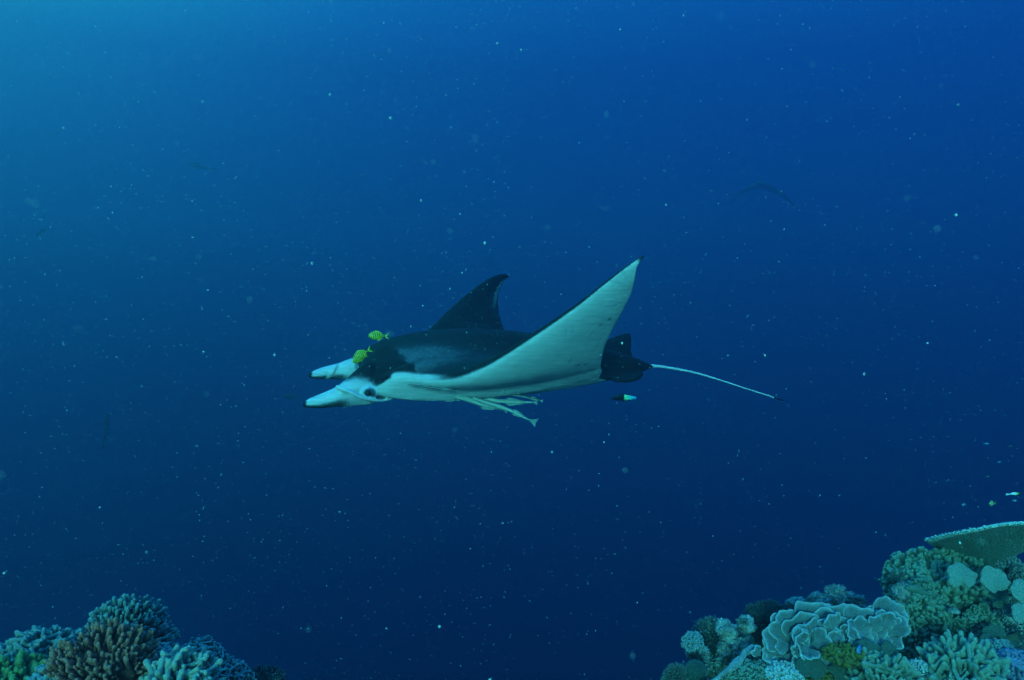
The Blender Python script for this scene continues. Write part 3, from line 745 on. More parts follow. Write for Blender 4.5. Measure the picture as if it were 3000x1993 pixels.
VDAT = {k: [(arr(m).astype(float), tri_faces(m), np.array([a.value for a in m.attributes['tip'].data])) for m in v] for k, v in VAR.items()}

def dome(rx, ry, rz, seed, amp=.12, sub=(44, 26), low=-.6):
    nu, nv = sub; vs = []; fs = []
    for j in range(nv+1):
        t = j/nv; ph = (math.pi*.5)*(1-t) + math.asin(low)*t if j else math.pi*.5
        for i in range(nu):
            a = 2*math.pi*i/nu; n = Vector((math.cos(ph)*math.cos(a), math.cos(ph)*math.sin(a), math.sin(ph)))
            k = 1 + amp*noise.fractal(n*1.7 + Vector((seed, 0, 0)), .9, 2.1, 3) + amp*.25*noise.noise(n*7+Vector((0, seed, 0)))
            vs.append((n.x*rx*k, n.y*ry*k, n.z*rz*k*(1 if n.z > 0 else 2.4)))
    for j in range(nv):
        for i in range(nu): a = j*nu+i; b = j*nu+(i+1) % nu; fs.append((a, a+nu, b+nu, b))
    fs.append(tuple(nv*nu+i for i in range(nu)))
    return vs, fs
def colony(label, cat, at, rx, rz, kind, n, size, mats, name='soft_coral', depth=None, up=.35, joined=False, amp=.16, seed=None, jitter=.35, group=None,
           part='finger', hide_back=True, fat=1.0, flat=1.0, lean=(0, 0, 0), dzone=-.25, basemat=None, clumpy=0):
    """a coral head: a lumpy base carrying fingers, ridges, knobs or twigs, each an object of its own"""
    seed = U(0, 99) if seed is None else seed
    ry = (depth or rx)*flat
    o = thing(name, label, cat, at, group)
    vs, fs = dome(rx, ry, rz, seed, amp); bm_ = mesh('base', vs, fs, basemat or mats[0]); fattr(bm_, 'tip', [0]*len(vs)); link('base', bm_, o)  # base stays all dark: shade between the fingers put into its colour
    co = np.array(vs); ga = math.pi*(3-5**.5); cam_dir = (-Vector(at)).normalized(); JV = []; JF = []; JT = []; off = 0; i = 0; made = 0; N_ = int(n*2.2); order = list(range(N_)); rng.shuffle(order)
    for k in range(N_):
        zz = 1-(1-dzone)*(k+.5)/N_; k = order[k]; zz = 1-(1-dzone)*(k+.5)/N_; rr = math.sqrt(max(0, 1-zz*zz)); a = k*ga
        nrm = Vector((rr*math.cos(a), rr*math.sin(a), zz)); nrm.x += U(-.06, .06); nrm.y += U(-.06, .06)
        if clumpy and noise.noise(nrm*clumpy+Vector((seed, 3, 1))) < -.26: continue
        ph = math.asin(max(-.999, min(.999, nrm.z))); aa = math.atan2(nrm.y, nrm.x); nn = Vector((math.cos(ph)*math.cos(aa), math.cos(ph)*math.sin(aa), math.sin(ph)))
        kk = 1 + amp*noise.fractal(nn*1.7 + Vector((seed, 0, 0)), .9, 2.1, 3)
        p = Vector((nn.x*rx*kk, nn.y*ry*kk, nn.z*rz*kk)); sn = Vector((nn.x/rx, nn.y/ry, nn.z/rz)).normalized()
        if hide_back and sn.dot(cam_dir) < -.32: continue
        d = (sn + Vector((0, 0, up)) + Vector(lean) + Vector((U(-1, 1), U(-1, 1), U(-1, 1)))*jitter*.5).normalized()
        s = size*U(.58, 1.32); w = s*fat*U(.85, 1.15)
        q = d.to_track_quat('Z', 'Y').to_matrix() @ Matrix.Rotation(U(0, 6.28), 3, 'Z')
        M = (q @ Matrix.Diagonal((w, w, s))).to_4x4(); M.translation = p*.985
        vi = rng.randrange(8)
        if joined or made >= 290:
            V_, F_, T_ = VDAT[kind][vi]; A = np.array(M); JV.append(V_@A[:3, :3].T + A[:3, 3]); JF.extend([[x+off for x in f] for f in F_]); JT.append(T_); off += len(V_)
        else:
            me = VAR[kind][vi]; key = (kind, vi, mats[0].name); me2 = CACHE.get(key)
            if me2 is None: me2 = me.copy(); me2.materials.clear(); me2.materials.append(mats[0]); CACHE[key] = me2
            link(part, me2, o, mat4=M); made += 1
    if JV:
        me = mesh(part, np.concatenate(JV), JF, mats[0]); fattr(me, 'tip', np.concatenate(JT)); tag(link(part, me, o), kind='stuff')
    return o
CACHE = {}
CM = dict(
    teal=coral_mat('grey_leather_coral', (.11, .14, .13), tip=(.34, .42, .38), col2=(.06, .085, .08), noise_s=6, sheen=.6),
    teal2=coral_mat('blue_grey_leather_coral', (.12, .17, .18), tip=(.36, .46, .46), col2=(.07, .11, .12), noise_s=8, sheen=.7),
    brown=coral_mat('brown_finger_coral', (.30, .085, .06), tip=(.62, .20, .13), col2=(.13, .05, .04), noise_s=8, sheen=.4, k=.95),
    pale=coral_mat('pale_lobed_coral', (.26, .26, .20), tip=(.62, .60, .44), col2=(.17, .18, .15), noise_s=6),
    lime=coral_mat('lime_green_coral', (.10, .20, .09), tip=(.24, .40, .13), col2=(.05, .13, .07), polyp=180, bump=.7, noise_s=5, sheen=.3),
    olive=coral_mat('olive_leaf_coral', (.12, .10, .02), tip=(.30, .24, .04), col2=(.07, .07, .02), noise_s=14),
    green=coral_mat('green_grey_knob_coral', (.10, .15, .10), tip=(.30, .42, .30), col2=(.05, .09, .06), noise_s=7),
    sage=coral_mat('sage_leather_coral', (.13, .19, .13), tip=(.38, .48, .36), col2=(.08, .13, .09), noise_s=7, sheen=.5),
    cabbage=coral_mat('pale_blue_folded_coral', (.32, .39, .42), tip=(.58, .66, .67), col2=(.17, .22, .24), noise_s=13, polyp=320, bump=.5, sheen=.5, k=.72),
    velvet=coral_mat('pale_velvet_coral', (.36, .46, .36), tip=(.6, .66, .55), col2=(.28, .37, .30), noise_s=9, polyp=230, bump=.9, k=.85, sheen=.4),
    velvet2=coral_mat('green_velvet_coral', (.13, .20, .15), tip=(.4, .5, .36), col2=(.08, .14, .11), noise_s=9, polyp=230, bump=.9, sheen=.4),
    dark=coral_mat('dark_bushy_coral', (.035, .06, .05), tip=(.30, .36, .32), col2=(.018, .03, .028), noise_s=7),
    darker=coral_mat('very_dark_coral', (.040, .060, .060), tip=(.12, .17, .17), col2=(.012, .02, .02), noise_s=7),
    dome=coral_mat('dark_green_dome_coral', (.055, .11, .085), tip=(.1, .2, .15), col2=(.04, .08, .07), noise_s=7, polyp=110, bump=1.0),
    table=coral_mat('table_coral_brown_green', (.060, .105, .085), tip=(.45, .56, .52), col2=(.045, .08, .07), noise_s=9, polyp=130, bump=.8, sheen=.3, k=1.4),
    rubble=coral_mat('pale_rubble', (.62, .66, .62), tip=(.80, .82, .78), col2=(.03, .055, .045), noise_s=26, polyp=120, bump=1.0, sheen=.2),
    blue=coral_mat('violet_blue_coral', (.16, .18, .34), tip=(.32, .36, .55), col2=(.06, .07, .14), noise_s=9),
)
def px2m(px, Y): return px*Y/F
def C(label, cat, cx, cy, rxp, rzp, kind, n, sz, mat, Y=None, lift=0, **kw):
    p = S_at(cx, cy) if Y is None else P(cx, cy, Y)
    m = CM[mat]
    return colony(label, cat, p + Vector((0, 0, lift)), px2m(rxp, p.y), px2m(rzp, p.y), kind, n, px2m(sz, p.y), (m,), **kw)
# left reef ------------------------------------------------
C('tall grey green finger coral dome rising highest on the left reef', 'soft coral', 368, 1930, 108, 140, 'finger', 240, 36, 'teal', Y=2.62, fat=.85, up=.5, clumpy=0, amp=.2)
C('grey green folded coral at the left edge with walled ridges', 'soft coral', 122, 1985, 112, 88, 'crest', 140, 48, 'teal', Y=2.42, fat=.8, up=.6, part='ridge')
C('reddish brown finger coral in front of the tall grey dome', 'soft coral', 300, 1995, 118, 112, 'finger', 280, 46, 'brown', Y=2.30, fat=.75, up=.45, amp=.38, seed=3.3, clumpy=2.6, lean=(-.15, -.25, 0))
C('ribbed grey plate coral sloping down right of the tall dome', 'soft coral', 590, 1965, 66, 78, 'crest', 90, 15, 'teal2', Y=2.60, fat=1.7, up=.1, part='ridge', jitter=.2)
C('lower ribbed grey plate coral at the right end of the left reef', 'soft coral', 682, 2005, 46, 60, 'crest', 70, 14, 'teal2', Y=2.55, fat=1.7, up=.1, part='ridge', jitter=.2)
C('small pale teal knobby coral beside the brown fingers', 'soft coral', 462, 1965, 40, 60, 'nub', 120, 20, 'teal2', Y=2.45, up=.4, part='knob')
C('pale cream lobed coral with broad blades in front of the ribbed plates', 'soft coral', 528, 2015, 62, 50, 'crest', 34, 56, 'pale', Y=2.28, fat=.95, up=.7, part='blade')
C('lime green swollen coral in the lower left corner', 'soft coral', 52, 1998, 72, 44, 'blob', 34, 34, 'lime', Y=2.28, fat=.9, up=.5, part='lobe', amp=.3)
C('dark green tufted coral at the far right foot of the left reef', 'stony coral', 760, 2006, 55, 30, 'twig', 120, 22, 'darker', name='stony_coral', joined=True, part='twigs')
C('small grey tuft coral on the dark green tufts', 'stony coral', 800, 1999, 16, 14, 'nub', 40, 9, 'teal', name='stony_coral', joined=True, part='knobs')
C('low dark finger coral between the left edge coral and the brown one', 'soft coral', 170, 2005, 60, 40, 'nub', 80, 26, 'teal2', Y=2.25, up=.4, part='knob')

# right reef ------------------------------------------------
def rock(label, cx, cy, rxp, rzp, mat='rubble', name='rock', Y=None, amp=.35, flat=1., sub=(40, 24), rough=.10, parent=None, lift=0, cat='rock'):
    p = S_at(cx, cy) if Y is None else P(cx, cy, Y)
    rx, rz = px2m(rxp, p.y), px2m(rzp, p.y); sd = U(0, 99)
    nu, nv = sub; vs = []; fs = []
    for j in range(nv+1):
        ph = math.pi*(.5-j/nv)
        for i in range(nu):
            a = 2*math.pi*i/nu; n = Vector((math.cos(ph)*math.cos(a), math.cos(ph)*math.sin(a), math.sin(ph)))
            k = 1 + amp*noise.fractal(n*1.4+Vector((sd, 0, 0)), .9, 2.2, 5) + rough*abs(noise.noise(n*6+Vector((0, sd, 0)))) + rough*.3*noise.noise(n*17+Vector((0, sd, 3)))
            vs.append((n.x*rx*k, n.y*rx*flat*k, n.z*rz*k))
    for j in range(nv):
        for i in range(nu): a = j*nu+i; b = j*nu+(i+1) % nu; fs.append((a, a+nu, b+nu, b))
    me = mesh(name, vs, fs, CM[mat] if mat != 'rock' else rock_mat); fattr(me, 'tip', [0]*len(vs))
    return tag(link(name, me, loc=p+Vector((0, 0, lift))), label, cat)
# folded pale coral: lobes (thick ruffled fans), each a part
def fan_mesh(R0, spread, cup, ruf, k1, seed, mat, th=.0042, nu=38, nv=16):
    V_ = []; 
    for j in range(nv+1):
        v = j/nv
        for i in range(nu+1):
            u = 2*i/nu-1; a = u*spread
            r = R0*v*(1 + .09*abs(math.sin(u*k1*.55+seed))*v + .16*noise.noise(Vector((u*2.1+seed, 0, 0)))*v - .42*(abs(u)**4)*v)
            w = cup*v**2.0 + ruf*v**1.3*(math.sin(u*k1+seed*3) + .5*math.sin(u*k1*2.3+seed)) + .05*v*noise.noise(Vector((u*7, v*3, seed))) + .025*v*noise.noise(Vector((u*19, v*6, seed)))
            w += ruf*.35*max(0, v-.8)*5*.5*math.sin(u*k1*3.1+seed)
            V_.append(Vector((r*math.sin(a), r*math.cos(a), w*R0)))
    n = len(V_); W1 = nu+1; nr = []
    for j in range(nv+1):
        for i in range(W1):
            a = V_[j*W1+min(i+1, nu)]-V_[j*W1+max(i-1, 0)]; b = V_[min(j+1, nv)*W1+i]-V_[max(j-1, 0)*W1+i]
            c = a.cross(b); c = c.normalized() if c.length > 1e-9 else Vector((0, 0, 1)); nr.append(c)
    vs = []; tips = []
    for sd in (1, -1):
        for q in range(n):
            j, i = divmod(q, W1); e = max(j/nv, abs(2*i/nu-1)**4*(j/nv)); t = th*(.55+.45*min(1, (1-e)*8)) * (1.0 if e < .93 else .85)
            vs.append(V_[q] + nr[q]*sd*t); tips.append(float(sstep(.90, 1.0, e)))
    fs = []
    for j in range(nv):
        for i in range(nu):
            a = j*W1+i; fs.append((a, a+1, a+W1+1, a+W1)); fs.append((n+a, n+a+W1, n+a+W1+1, n+a+1))
    bd = [nv*W1+i for i in range(W1)]
    for i in range(nu): fs.append((bd[i], bd[i+1], n+bd[i+1], n+bd[i]))
    for e_ in (0, nu):
        for j in range(nv):
            a, b = j*W1+e_, (j+1)*W1+e_; fs.append((a, b, n+b, n+a) if e_ == 0 else (a, n+a, n+b, b))
    me = mesh('lobe', vs, fs, mat); fattr(me, 'tip', tips)
    bmm = evaluated(me, [('SUBSURF', dict(levels=1, render_levels=1))]); return bmm
def cabbage():
    Yc = 2.72
    c0 = P(2420, 1850, Yc)
    o = thing('folded_leather_coral', 'broad pale blue folded leaf coral spread across the right reef', 'soft coral', c0)
    # massive foot
    vs, fs = dome(px2m(125, Yc), .16, px2m(60, Yc), 4.2, .15)
    b_ = mesh('base', vs, fs, CM['cabbage']); fattr(b_, 'tip', [0]*len(vs)); link('base', b_, o, loc=(.03, .20, -.09))
    # px, py of root; direction in the picture (deg, 0 = right, 90 = up); length px; spread; lean towards viewer; dist
    L = [(2345, 1868, 98, 120, .75, .25, 0), (2320, 1860, 125, 112, .7, .2, 0), (2315, 1870, 150, 112, .7, .15, 0), (2312, 1885, 178, 100, .65, .15, 0),
         (2300, 1890, 205, 78, .6, .25, -.01), (2330, 1895, 232, 112, .62, .30, -.02), (2335, 1900, 255, 98, .55, .35, -.03), (2362, 1895, 285, 88, .6, .35, -.03), (2385, 1880, 318, 98, .62, .30, -.02),
         (2395, 1862, 60, 120, .75, .25, .0), (2370, 1850, 85, 128, .7, .1, .03), (2440, 1850, 78, 118, .75, .15, .02), (2490, 1850, 62, 118, .7, .25, .0), (2470, 1860, 340, 90, .7, .4, -.02), (2510, 1845, 15, 90, .8, .35, 0),
         (2340, 1872, 135, 72, .8, .75, -.05), (2350, 1880, 190, 62, .8, .8, -.06), (2380, 1870, 30, 74, .8, .75, -.05), (2360, 1880, 270, 62, .7, .8, -.06), (2430, 1865, 110, 66, .8, .7, -.04), (2470, 1858, 50, 66, .8, .7, -.04),
         (2540, 1840, 45, 100, .7, .35, .0), (2570, 1830, 62, 128, .62, .15, -.01), (2575, 1832, 88, 118, .6, .1, .02), (2590, 1835, 35, 88, .7, .35, -.03), (2585, 1850, 350, 68, .8, .5, -.02), (2560, 1850, 310, 60, .8, .5, -.03), (2590, 1810, 70, 66, .7, .7, -.06),
         (2228, 1915, 255, 50, .7, .2, -.02), (2225, 1905, 130, 40, .7, .3, -.02)]
    for k in range(34):
        t = U(0, 1); cx = 2290 + 300*t; cy = 1885 - 55*t
        ang = U(0, 360); q = (cx + math.cos(R(ang))*U(10, 55), cy - math.sin(R(ang))*U(8, 34))
        L.append((q[0], q[1], ang + U(-20, 20), U(44, 72), U(.6, .9), U(.12, .45), U(-.08, -.02)))
    for i, (px, py, ang, ln, sp, lean, dy) in enumerate(L):
        py += 16; ln *= .86 if px < 2530 else .78
        p = P(px, py, Yc + dy)
        me = fan_mesh(px2m(ln, Yc), sp*1.15, U(.05, .16), U(.035, .06), U(6, 10), U(0, 50), CM['cabbage'])
        a = R(ang); ydir = Vector((math.cos(a), 0, math.sin(a))); view = Vector((0, -1, .45)).normalized()
        ydir = (ydir*(1-lean*.55) + Vector((0, -.9, .35))*lean).normalized()
        z = (view - ydir*view.dot(ydir)).normalized(); x = ydir.cross(z)
        M = Matrix((x, ydir, z)).transposed().to_4x4(); M.translation = p-c0
        link('lobe', me, o, mat4=M)
cabbage()
def _velvet_doc(): pass
def velvet(label, cx, cy, rxp, rzp, mat='velvet', Y=None, tilt=.6, nl=5, seed=None, fold=.35, name='leather_coral'):
    """thick lobed cap on a short stalk"""
    p = S_at(cx, cy) if Y is None else P(cx, cy, Y); seed = U(0, 60) if seed is None else seed
    o = thing(name, label, 'soft coral', p); R0 = 1.; nu, nv = 56, 18; vs = []; fs = []; tp = []
    def rad(a): return 1 + .075*math.sin(a*nl+seed) + .07*math.sin(a*(nl-2)+seed*2) + .03*math.sin(a*9+seed) - fold*math.exp(-((a-math.pi*1.5)/.24)**2)
    for sd in (1, -1):
        for j in range(nv+1):
            v = j/nv
            for i in range(nu):
                a = 2*math.pi*i/nu; r = rad(a)*math.sin(v*math.pi/2)**.9
                z = (math.cos(v*math.pi/2)**.6*.22 if sd > 0 else -.20*math.cos(v*math.pi/2)**.5) + .10*math.sin(a*nl*.5+seed)*v**2 + .05*noise.noise(Vector((r*math.cos(a)*2, r*math.sin(a)*2, seed)))
                z -= .12*math.exp(-((math.atan2(math.sin(a-math.pi*1.5), math.cos(a-math.pi*1.5)))/.25)**2)*v*(sd > 0)
                vs.append((r*math.cos(a), r*math.sin(a), z)); tp.append(.0)
    B = (nv+1)*nu
    for sd, o_ in ((0, 0), (1, B)):
        for j in range(nv):
            for i in range(nu):
                a = o_+j*nu+i; b = o_+j*nu+(i+1) % nu; f = (a, a+nu, b+nu, b); fs.append(f if sd == 0 else f[::-1])
    for i in range(nu):
        a = nv*nu+i; b = nv*nu+(i+1) % nu; fs.append((a, B+a, B+b, b))
    me = mesh('cap', vs, fs, CM[mat]); fattr(me, 'tip', tp)
    zd = Vector((U(-.1, .1), -1, tilt)).normalized(); xd = Vector((1, 0, 0)); yd = zd.cross(xd).normalized(); xd = yd.cross(zd)
    sx, sy = px2m(rxp, p.y), px2m(rzp, p.y)
    M = Matrix((xd*sx, yd*sy, zd*(sx+sy)*.5)).transposed().to_4x4(); link('cap', me, o, mat4=M)
    vs = []; fs = []
    for j in range(8):
        for i in range(16):
            a = 2*math.pi*i/16; r = .36*sx*(1+.25*(j/7)**2); vs.append((r*math.cos(a), r*math.sin(a)+.1*sx+j*.22*sx, -j*.10*sx))
    for j in range(7):
        for i in range(16): a = j*16+i; b = j*16+(i+1) % 16; fs.append((a, a+16, b+16, b))
    st = mesh('stalk', vs, fs, CM[mat]); fattr(st, 'tip', [0]*len(vs)); link('stalk', st, o)
    return o
# knobby green dome below the table coral and the pitted mass under it
C('green grey knobby coral dome under the left tip of the table coral', 'soft coral', 2762, 1722, 150, 92, 'nub', 420, 25, 'green', Y=3.12, up=.35, part='knob', flat=.55, amp=.25)
C('long knobby olive coral slope left of the dark cave', 'soft coral', 2702, 1840, 70, 118, 'nub', 420, 17, 'green', Y=2.95, up=.3, part='knob', flat=.5, amp=.3, dzone=-.8)
C('pitted green coral slope right of the dark cave', 'soft coral', 2868, 1878, 62, 84, 'nub', 360, 15, 'green', Y=2.93, up=.3, part='knob', flat=.5, amp=.3, dzone=-.8)
# table coral: shallow funnel on a stalk
def table_coral():
    Yc = 3.05; c0 = P(2905, 1665, Yc); o = thing('table_coral', 'wide dark table coral with pale rim spreading above the right reef', 'stony coral', c0)
    nu, nv = 120, 22; vs = []; fs = []; tp = []; s = Yc/F
    def rim(a):      # picture offsets of the rim from the foot of the funnel
        r = 1 + .03*math.sin(a*5+1) +   .05*noise.noise(Vector((math.cos(a)*3, math.sin(a)*3, 2))) + .03*noise.noise(Vector((math.cos(a)*14, math.sin(a)*14, 5)))
        x = math.cos(a); y = math.sin(a)
        left = max(0, -x)**6
        return Vector((8 + (172*r)*x - 2*left, y*150*r, 86 - 74*y - 4*x + 5*math.sin(a*3)))*s
    for sd in (1, -1):
        for j in range(nv+1):
            v = j/nv
            for i in range(nu):
                a = 2*math.pi*i/nu; q = rim(a); e = v
                prof = v**1.15
                p = Vector((q.x*v, q.y*v, q.z*(1-(1-v)**1.6)))
                p.z += .004*noise.noise(Vector((p.x*40, p.y*40, 0)))*v + (.010 if sd > 0 else -.010)*(.5+.5*min(1, (1-v)*6))
                vs.append(p); tp.append(float(sstep(.90, 1.0, v))*.8)
    B = (nv+1)*nu
    for sd, o_ in ((0, 0), (1, B)):
        for j in range(nv):
            for i in range(nu): a = o_+j*nu+i; b = o_+j*nu+(i+1) % nu; f = (a, a+nu, b+nu, b); fs.append(f if sd == 0 else f[::-1])
    for i in range(nu): a = nv*nu+i; b = nv*nu+(i+1) % nu; fs.append((a, B+a, B+b, b))
    me = mesh('plate', vs, fs, CM['table']); fattr(me, 'tip', tp); link('plate', me, o)
    JV = []; JF = []; JT = []; off = 0          # branchlets along the rim and over the plate
    for k in range(620):
        a = U(0, 6.283); q = rim(a); v = 1.0 if k < 360 else U(.3, 1)**.5
        p = Vector((q.x*v, q.y*v, q.z*(1-(1-v)**1.6))) 
        out_ = Vector((q.x, q.y, 0)).normalized(); d = (out_*(1.0 if v == 1 else .3) + Vector((0, 0, .8)) + Vector((U(-.3, .3), U(-.3, .3), 0))).normalized()
        V_, F_, T_ = VDAT['nub'][rng.randrange(8)]; sc_ = U(5, 9)*s
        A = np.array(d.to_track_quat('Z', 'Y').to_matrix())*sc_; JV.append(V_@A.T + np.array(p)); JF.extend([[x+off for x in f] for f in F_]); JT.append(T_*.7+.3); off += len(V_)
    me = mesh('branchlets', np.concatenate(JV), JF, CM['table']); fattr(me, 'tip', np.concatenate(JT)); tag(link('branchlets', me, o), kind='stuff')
    vs = []; fs = []
    for j in range(8):
        for i in range(18):
            a = 2*math.pi*i/18; r = (34+14*(j/7)**2)*s; vs.append((r*math.cos(a), r*math.sin(a), (12-j*16)*s))
    for j in range(7):
        for i in range(18): a = j*18+i; b = j*18+(i+1) % 18; fs.append((a, a+18, b+18, b))
    st = mesh('stalk', vs, fs, CM['table']); fattr(st, 'tip', [0]*len(vs)); link('stalk', st, o)
table_coral()
velvet('left pale velvet cap coral of the pair under the table coral', 2815, 1688, 44, 36, Y=2.86, seed=1.1, nl=5, fold=.42, tilt=.5)
velvet('right pale velvet cap coral of the pair under the table coral', 2914, 1700, 43, 38, Y=2.84, seed=4.0, nl=5, fold=.25, tilt=.5)
velvet('pale velvet cap coral cut off by the right margin', 3000, 1738, 36, 40, Y=2.80, seed=8.0, nl=4)
velvet('pale velvet cap coral at the right margin below another cap', 2994, 1800, 32, 30, Y=2.76, seed=12.0, nl=4)
velvet('small flat grey cap coral left of the margin caps', 2930, 1772, 20, 12, Y=2.85, seed=3, mat='velvet2')
velvet('three lobed grey green cap coral above the branching sage coral', 2914, 1852, 34, 22, Y=2.78, seed=5, mat='velvet2', nl=3)
velvet('lower three lobed grey green cap coral touching the branching sage coral', 2896, 1876, 26, 18, Y=2.74, seed=9, mat='velvet2', nl=3)
velvet('rounded green velvet coral under the left part of the folded coral', 2375, 1955, 46, 34, mat='velvet2', seed=2, fold=.1, Y=2.6)
velvet('rounded green velvet coral at the bottom beside the dark hollow', 2478, 1968, 48, 32, mat='velvet2', Y=2.6, seed=6, fold=.15)
velvet('green velvet coral between olive leaf coral and blue tail', 2538, 1900, 36, 26, mat='velvet2', Y=2.6, seed=7, fold=.1)
velvet('green velvet coral right of the blue tail', 2604, 1908, 28, 24, mat='velvet2', Y=2.6, seed=11, fold=.1)
C('sage branching leather coral at the bottom with stout fingers', 'soft coral', 2578, 2005, 44, 38, 'crest', 46, 58, 'sage', Y=2.56, up=.6, part='branch', fat=.72)
C('large sage leather coral with radiating ridges at the bottom right', 'soft coral', 2826, 1995, 66, 50, 'crest', 80, 68, 'sage', Y=2.62, up=.45, part='branch', fat=.66, jitter=.2)
C('olive brown leaf coral below the folded coral', 'soft coral', 2470, 1922, 42, 15, 'nub', 60, 19, 'olive', Y=2.58, up=.3, part='blade')
C('dark bushy coral with pale tips on the left shoulder of the right reef', 'stony coral', 2088, 1856, 44, 34, 'twig', 260, 18, 'dark', name='stony_coral', joined=True, part='twigs', lift=-.01)
C('dark soft bush behind the left side of the folded coral', 'stony coral', 2256, 1815, 62, 36, 'twig', 320, 15, 'darker', name='stony_coral', joined=True, part='twigs', Y=3.05)
C('small dark bush with pale tips at the bottom left foot of the right reef', 'stony coral', 1980, 1992, 26, 34, 'twig', 150, 14, 'dark', name='stony_coral', joined=True, part='twigs', Y=2.70)
C('small dark tuft between the round dome and the pale stick', 'stony coral', 2100, 1962, 20, 18, 'twig', 110, 12, 'dark', name='stony_coral', joined=True, part='twigs')
C('small tuft coral on the left shoulder of the knobby green dome', 'stony coral', 2636, 1694, 20, 16, 'twig', 120, 11, 'teal', name='stony_coral', joined=True, part='twigs', Y=3.08)
C('dark tufted coral at the right margin below the table coral', 'stony coral', 2992, 1690, 26, 24, 'nub', 100, 9, 'dark', name='stony_coral', joined=True, part='knobs', Y=2.95)
C('knobbly grey coral at the left end of the right reef', 'stony coral', 2030, 1890, 22, 28, 'nub', 110, 12, 'teal2', name='stony_coral', joined=True, part='knobs', Y=2.86)
C('violet blue branching coral in the lower right corner', 'soft coral', 2965, 1962, 50, 44, 'nub', 150, 17, 'blue', Y=2.62, up=.4, part='knob')
C('grey knobby coral between the sage coral and the violet one', 'soft coral', 2925, 1912, 38, 26, 'nub', 110, 13, 'teal2', Y=2.70, up=.4, part='knob')
C('pale blue grey branching coral at the bottom beneath the folded coral', 'stony coral', 2300, 1988, 44, 34, 'nub', 130, 15, 'rubble', name='stony_coral', Y=2.62, up=.4, part='branch')
C('small white and dark rubble coral between the two sage corals', 'stony coral', 2690, 1968, 26, 26, 'nub', 90, 10, 'rubble', name='stony_coral', joined=True, part='knobs', Y=2.62)
C('grey green polyp coral carpet right of the pale stick', 'soft coral', 2195, 1985, 58, 34, 'nub', 200, 11, 'sage', joined=True, part='knobs', Y=2.66)
C('blue grey fine coral under the right of the table coral', 'stony coral', 2945, 1655, 36, 24, 'nub', 140, 9, 'teal2', name='stony_coral', joined=True, part='knobs', Y=3.05)
C('crinkled yellow green coral at the bottom near the velvet corals', 'soft coral', 2405, 1998, 36, 18, 'crest', 50, 14, 'olive', part='ridge', Y=2.62)
o = rock('dark green round dome coral at the foot of the right reef', 2037, 1972, 35, 38, mat='dome', name='dome_coral', amp=.03, rough=.0, Y=2.70, cat='stony coral')
rock('dark oval sponge mass right of the folded coral', 2664, 1772, 30, 42, mat='darker', name='sponge', amp=.12, Y=2.98, cat='sponge')
for px, py, a, b_, lab in [(2128, 1850, 26, 26, 'pale lumpy boulder right of the dark bushy coral'), (2185, 1830, 24, 20, 'mossy lump between boulder and folded coral'),
                     (2150, 1895, 40, 30, 'mottled boulder above the pale stick'), (2048, 1915, 26, 22, 'bluish rock flank at the left of the right reef'),
                     (2335, 1768, 26, 13, 'small white topped rubble lump left on the ridge'), (2400, 1762, 30, 22, 'broad pale rubble lump on the ridge'),
                     (2450, 1742, 25, 24, 'highest pale rubble lump on the ridge'), (2500, 1768, 30, 24, 'pale rubble lump right of the highest one'),
                     (2425, 1785, 40, 22, 'grey rubble lump tucked behind the folded coral'), (2640, 1735, 20, 26, 'bluish white lump where folded and knobby corals meet'),
                     (2722, 1925, 18, 14, 'bright pale stone above the large sage coral'), (2955, 1785, 16, 12, 'bright pale chip beside the margin caps'),
                     (2795, 1790, 12, 8, 'small pale chip inside the dark cave'), (2986, 1880, 30, 24, 'mossy boulder at the right margin')]:
    p = S_at(px, py)
    yy = 3.12 if py < 1790 and px < 2560 else (2.9 if px < 2300 else 2.85)
    rock(lab, px, py, a, b_, mat='rubble', name='reef_rubble', Y=yy, amp=.45, rough=.5, sub=(72, 44), cat='rubble')
def stick():
    pts = [(2060, 2010, 2.60, 16), (2105, 1988, 2.62, 20), (2140, 1962, 2.64, 24), (2168, 1930, 2.68, 26), (2190, 1906, 2.72, 24), (2212, 1898, 2.76, 14)]
    c0 = P(2150, 1950, 2.66); ch = []
    W_ = [P(a, b, c) for a, b, c, d in pts]
    for i in range(len(pts)-1):
        for t in (0, .33, .66): 
            q = W_[i].lerp(W_[i+1], t)-c0; ch.append((q.x+U(-.003, .003), q.y, q.z+U(-.004, .004), px2m(pts[i][3]*.5*U(.75, 1.15), 2.66)))
    me = ball_chain([ch], .006, 1); me.materials.append(CM['rubble']); at = me.attributes['tip']; at.data.foreach_set('value', np.full(len(me.vertices), .35, np.float32))
    tag(link('dead_coral_branch', me, loc=c0), 'pale dead coral branch lying diagonally on the right reef', 'coral branch')
stick()
# fish on the reef: a grey green one lying over the knobby slope and a blue tail poking out
m_g = plain('grey_green_fish_skin', (.12, .19, .14), .5)
a, b_ = P(2652, 1722, 2.82), P(2725, 1738, 2.82); L = (a-b_).length*1.05
put_fish('resting_fish', 'grey green fish resting across the knobby coral slope', 'fish', a, (a-b_)+Vector((0, 0, .004)), L,
         [(0, .02, .02, .02), (.12, .13, .08, .07), (.35, .19, .10, .09), (.65, .12, .09, .06), (.9, .06, .05, .03), (1, .05, .05, .02)], (m_g, m_g),
         [('tail_fin', [(-.97, .04), (-1.2, .10), (-1.2, -.10), (-.97, -.04)], 1), ('dorsal_fin', [(-.2, .14), (-.4, .24), (-.8, .14), (-.6, .10)], 1)], eye=(-.1, .06, .02, .06))
m_b = local_x_mat('blue_fish_skin', [(0, (.15, .45, .85)), (.3, (.10, .30, .65)), (1, (.05, .12, .25))], -.05, 0)
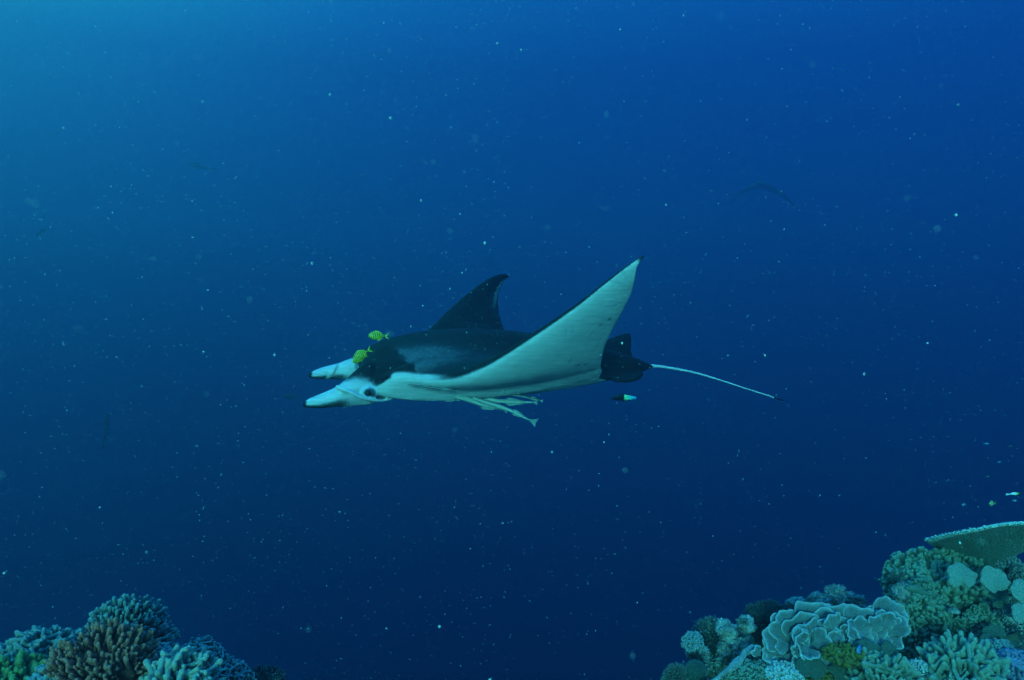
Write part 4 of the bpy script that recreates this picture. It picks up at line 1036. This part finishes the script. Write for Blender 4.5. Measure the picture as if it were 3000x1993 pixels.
put_fish('blue_fish', 'blue fish with pale forked tail beside the olive leaf coral', 'fish', P(2522, 1888, 2.56), (.45, .35, .75), .045,
         [(0, .02, .02, .02), (.2, .2, .16, .1), (.5, .26, .24, .12), (.85, .1, .1, .05), (1, .07, .07, .03)], (m_b, plain('pale_blue_fin', (.25, .5, .9))),
         [('tail_fin', [(-.95, .05), (-1.45, .42), (-1.3, 0), (-1.45, -.42), (-.95, -.05)], 1), ('dorsal_fin', [(-.3, .2), (-.5, .38), (-.85, .2), (-.6, .16)], 0)], eye=(-.12, .08, .03, .09))

# small growth covering the rock between the larger corals
def growth():
    JV = []; JF = []; JT = []; JM = []; off = 0
    mats = ['green', 'teal', 'rubble', 'sage', 'dark', 'teal2', 'olive']
    k = 0
    while k < 3600:
        if rng.random() < .82: px, py = U(1980, 3010), U(1600, 2010)
        else: px, py = U(-20, 820), U(1850, 2010)
        ys = np.linspace(1.2, 4.2, 300); xs = (px-1500)/F*ys; zs = -(py-996.5)/F*ys; hit = np.nonzero(zs < h_arr(xs, ys))[0]
        if not len(hit): continue
        p = np.array([xs[hit[0]], ys[hit[0]], 0])
        if k % 4 == 0:        # the same growth goes on beyond the frame
            p[0] = U(.6, 4.2) if rng.random() < .6 else U(-4.5, -.9); p[1] = U(1.3, 3.3)
        p[2] = h_arr(p[0], p[1]); q = Vector(p)
        p[2] += noise.fractal(q*3.2, .8, 2.1, 5)*.10*.8
        mi = int((noise.noise(q*5)+1)*3.5*1.0 + U(-.9, .9)) % 7
        kd_ = rng.choice(['nub', 'nub', 'finger', 'twig', 'crest']); V_, F_, T_ = VDAT[kd_][rng.randrange(8)]
        sc_ = U(8, 20)*p[1]/F; d = Vector((U(-.5, .5), U(-.9, .1), 1)).normalized()
        A = np.array(d.to_track_quat('Z', 'Y').to_matrix() @ Matrix.Rotation(U(0, 6), 3, 'Z'))*sc_
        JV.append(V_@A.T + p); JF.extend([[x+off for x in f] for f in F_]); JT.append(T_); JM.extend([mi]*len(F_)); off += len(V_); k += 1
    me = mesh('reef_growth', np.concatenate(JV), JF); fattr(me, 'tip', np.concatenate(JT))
    for m in mats: me.materials.append(CM[m])
    me.polygons.foreach_set('material_index', np.array(JM, dtype=np.int32))
    tag(link('reef_growth', me), 'dense crust of tiny corals and algae on the reef rock', kind='stuff')
growth()

# ------------------------------------------------------------------ drifting particles
def snow():
    m, nt, b = new_mat('plankton'); at = N(nt, 'ShaderNodeAttribute', attribute_name='alpha')
    b.inputs['Base Color'].default_value = (.85, .86, .70, 1); b.inputs['Roughness'].default_value = .8
    b.inputs['Subsurface Weight'].default_value = 0
    nt.links.new(at.outputs['Fac'], b.inputs['Alpha'])
    t = (1+5**.5)/2
    ico = np.array([(-1, t, 0), (1, t, 0), (-1, -t, 0), (1, -t, 0), (0, -1, t), (0, 1, t), (0, -1, -t), (0, 1, -t), (t, 0, -1), (t, 0, 1), (-t, 0, -1), (-t, 0, 1)])/math.sqrt(1+t*t)
    fi = [(0, 11, 5), (0, 5, 1), (0, 1, 7), (0, 7, 10), (0, 10, 11), (1, 5, 9), (5, 11, 4), (11, 10, 2), (10, 7, 6), (7, 1, 8), (3, 9, 4), (3, 4, 2), (3, 2, 6), (3, 6, 8), (3, 8, 9), (4, 9, 5), (2, 4, 11), (6, 2, 10), (8, 6, 7), (9, 8, 1)]
    fi = np.array(fi); rs = np.random.RandomState(11); VV = []; FF = []; AA = []; n = 0; off = 0
    while n < 21000:
        y = .55 + 5.2*rs.rand()**.8; x = (rs.rand()-.5)*2*(.72*y+.6); z = (rs.rand()-.5)*2*(.50*y+.5)
        if z < -.75 and y > 1.2 and z < float(h_arr(x, y))+.05: continue
        # denser drifts towards the left
        if rs.rand() > .55 + .45*(x < 0): continue
        if noise.noise(Vector((x*1.7, y*1.7, z*1.7))) < -.12 and rs.rand() < .8: continue
        if z < -.15 and rs.rand() < .35: continue
        u = rs.rand()
        r_px = .7+1.0*rs.rand()**2 if u < .984 else (1.8+2.2*rs.rand()**1.5 if u < .9955 else 5+7*rs.rand())
        al = (.07+.38*rs.rand()**3.0) if u < .984 else (.10+.75*rs.rand()**2.4 if u < .9955 else .012+.03*rs.rand())
        if u >= .984 and y > 2.6: y = 1+1.6*rs.rand(); x *= .5; z *= .5
        r = r_px*y/F; sq = 1+rs.rand(3)*.5
        VV.append(ico*r*sq + np.array([x, y, z])); FF.append(fi+off); AA.append(np.full(12, al)); off += 12; n += 1
    me = mesh('drifting_plankton', np.concatenate(VV), np.concatenate(FF).tolist(), m); fattr(me, 'alpha', np.concatenate(AA))
    tag(link('drifting_plankton', me), 'pale specks of plankton drifting through the water', kind='stuff')
snow()
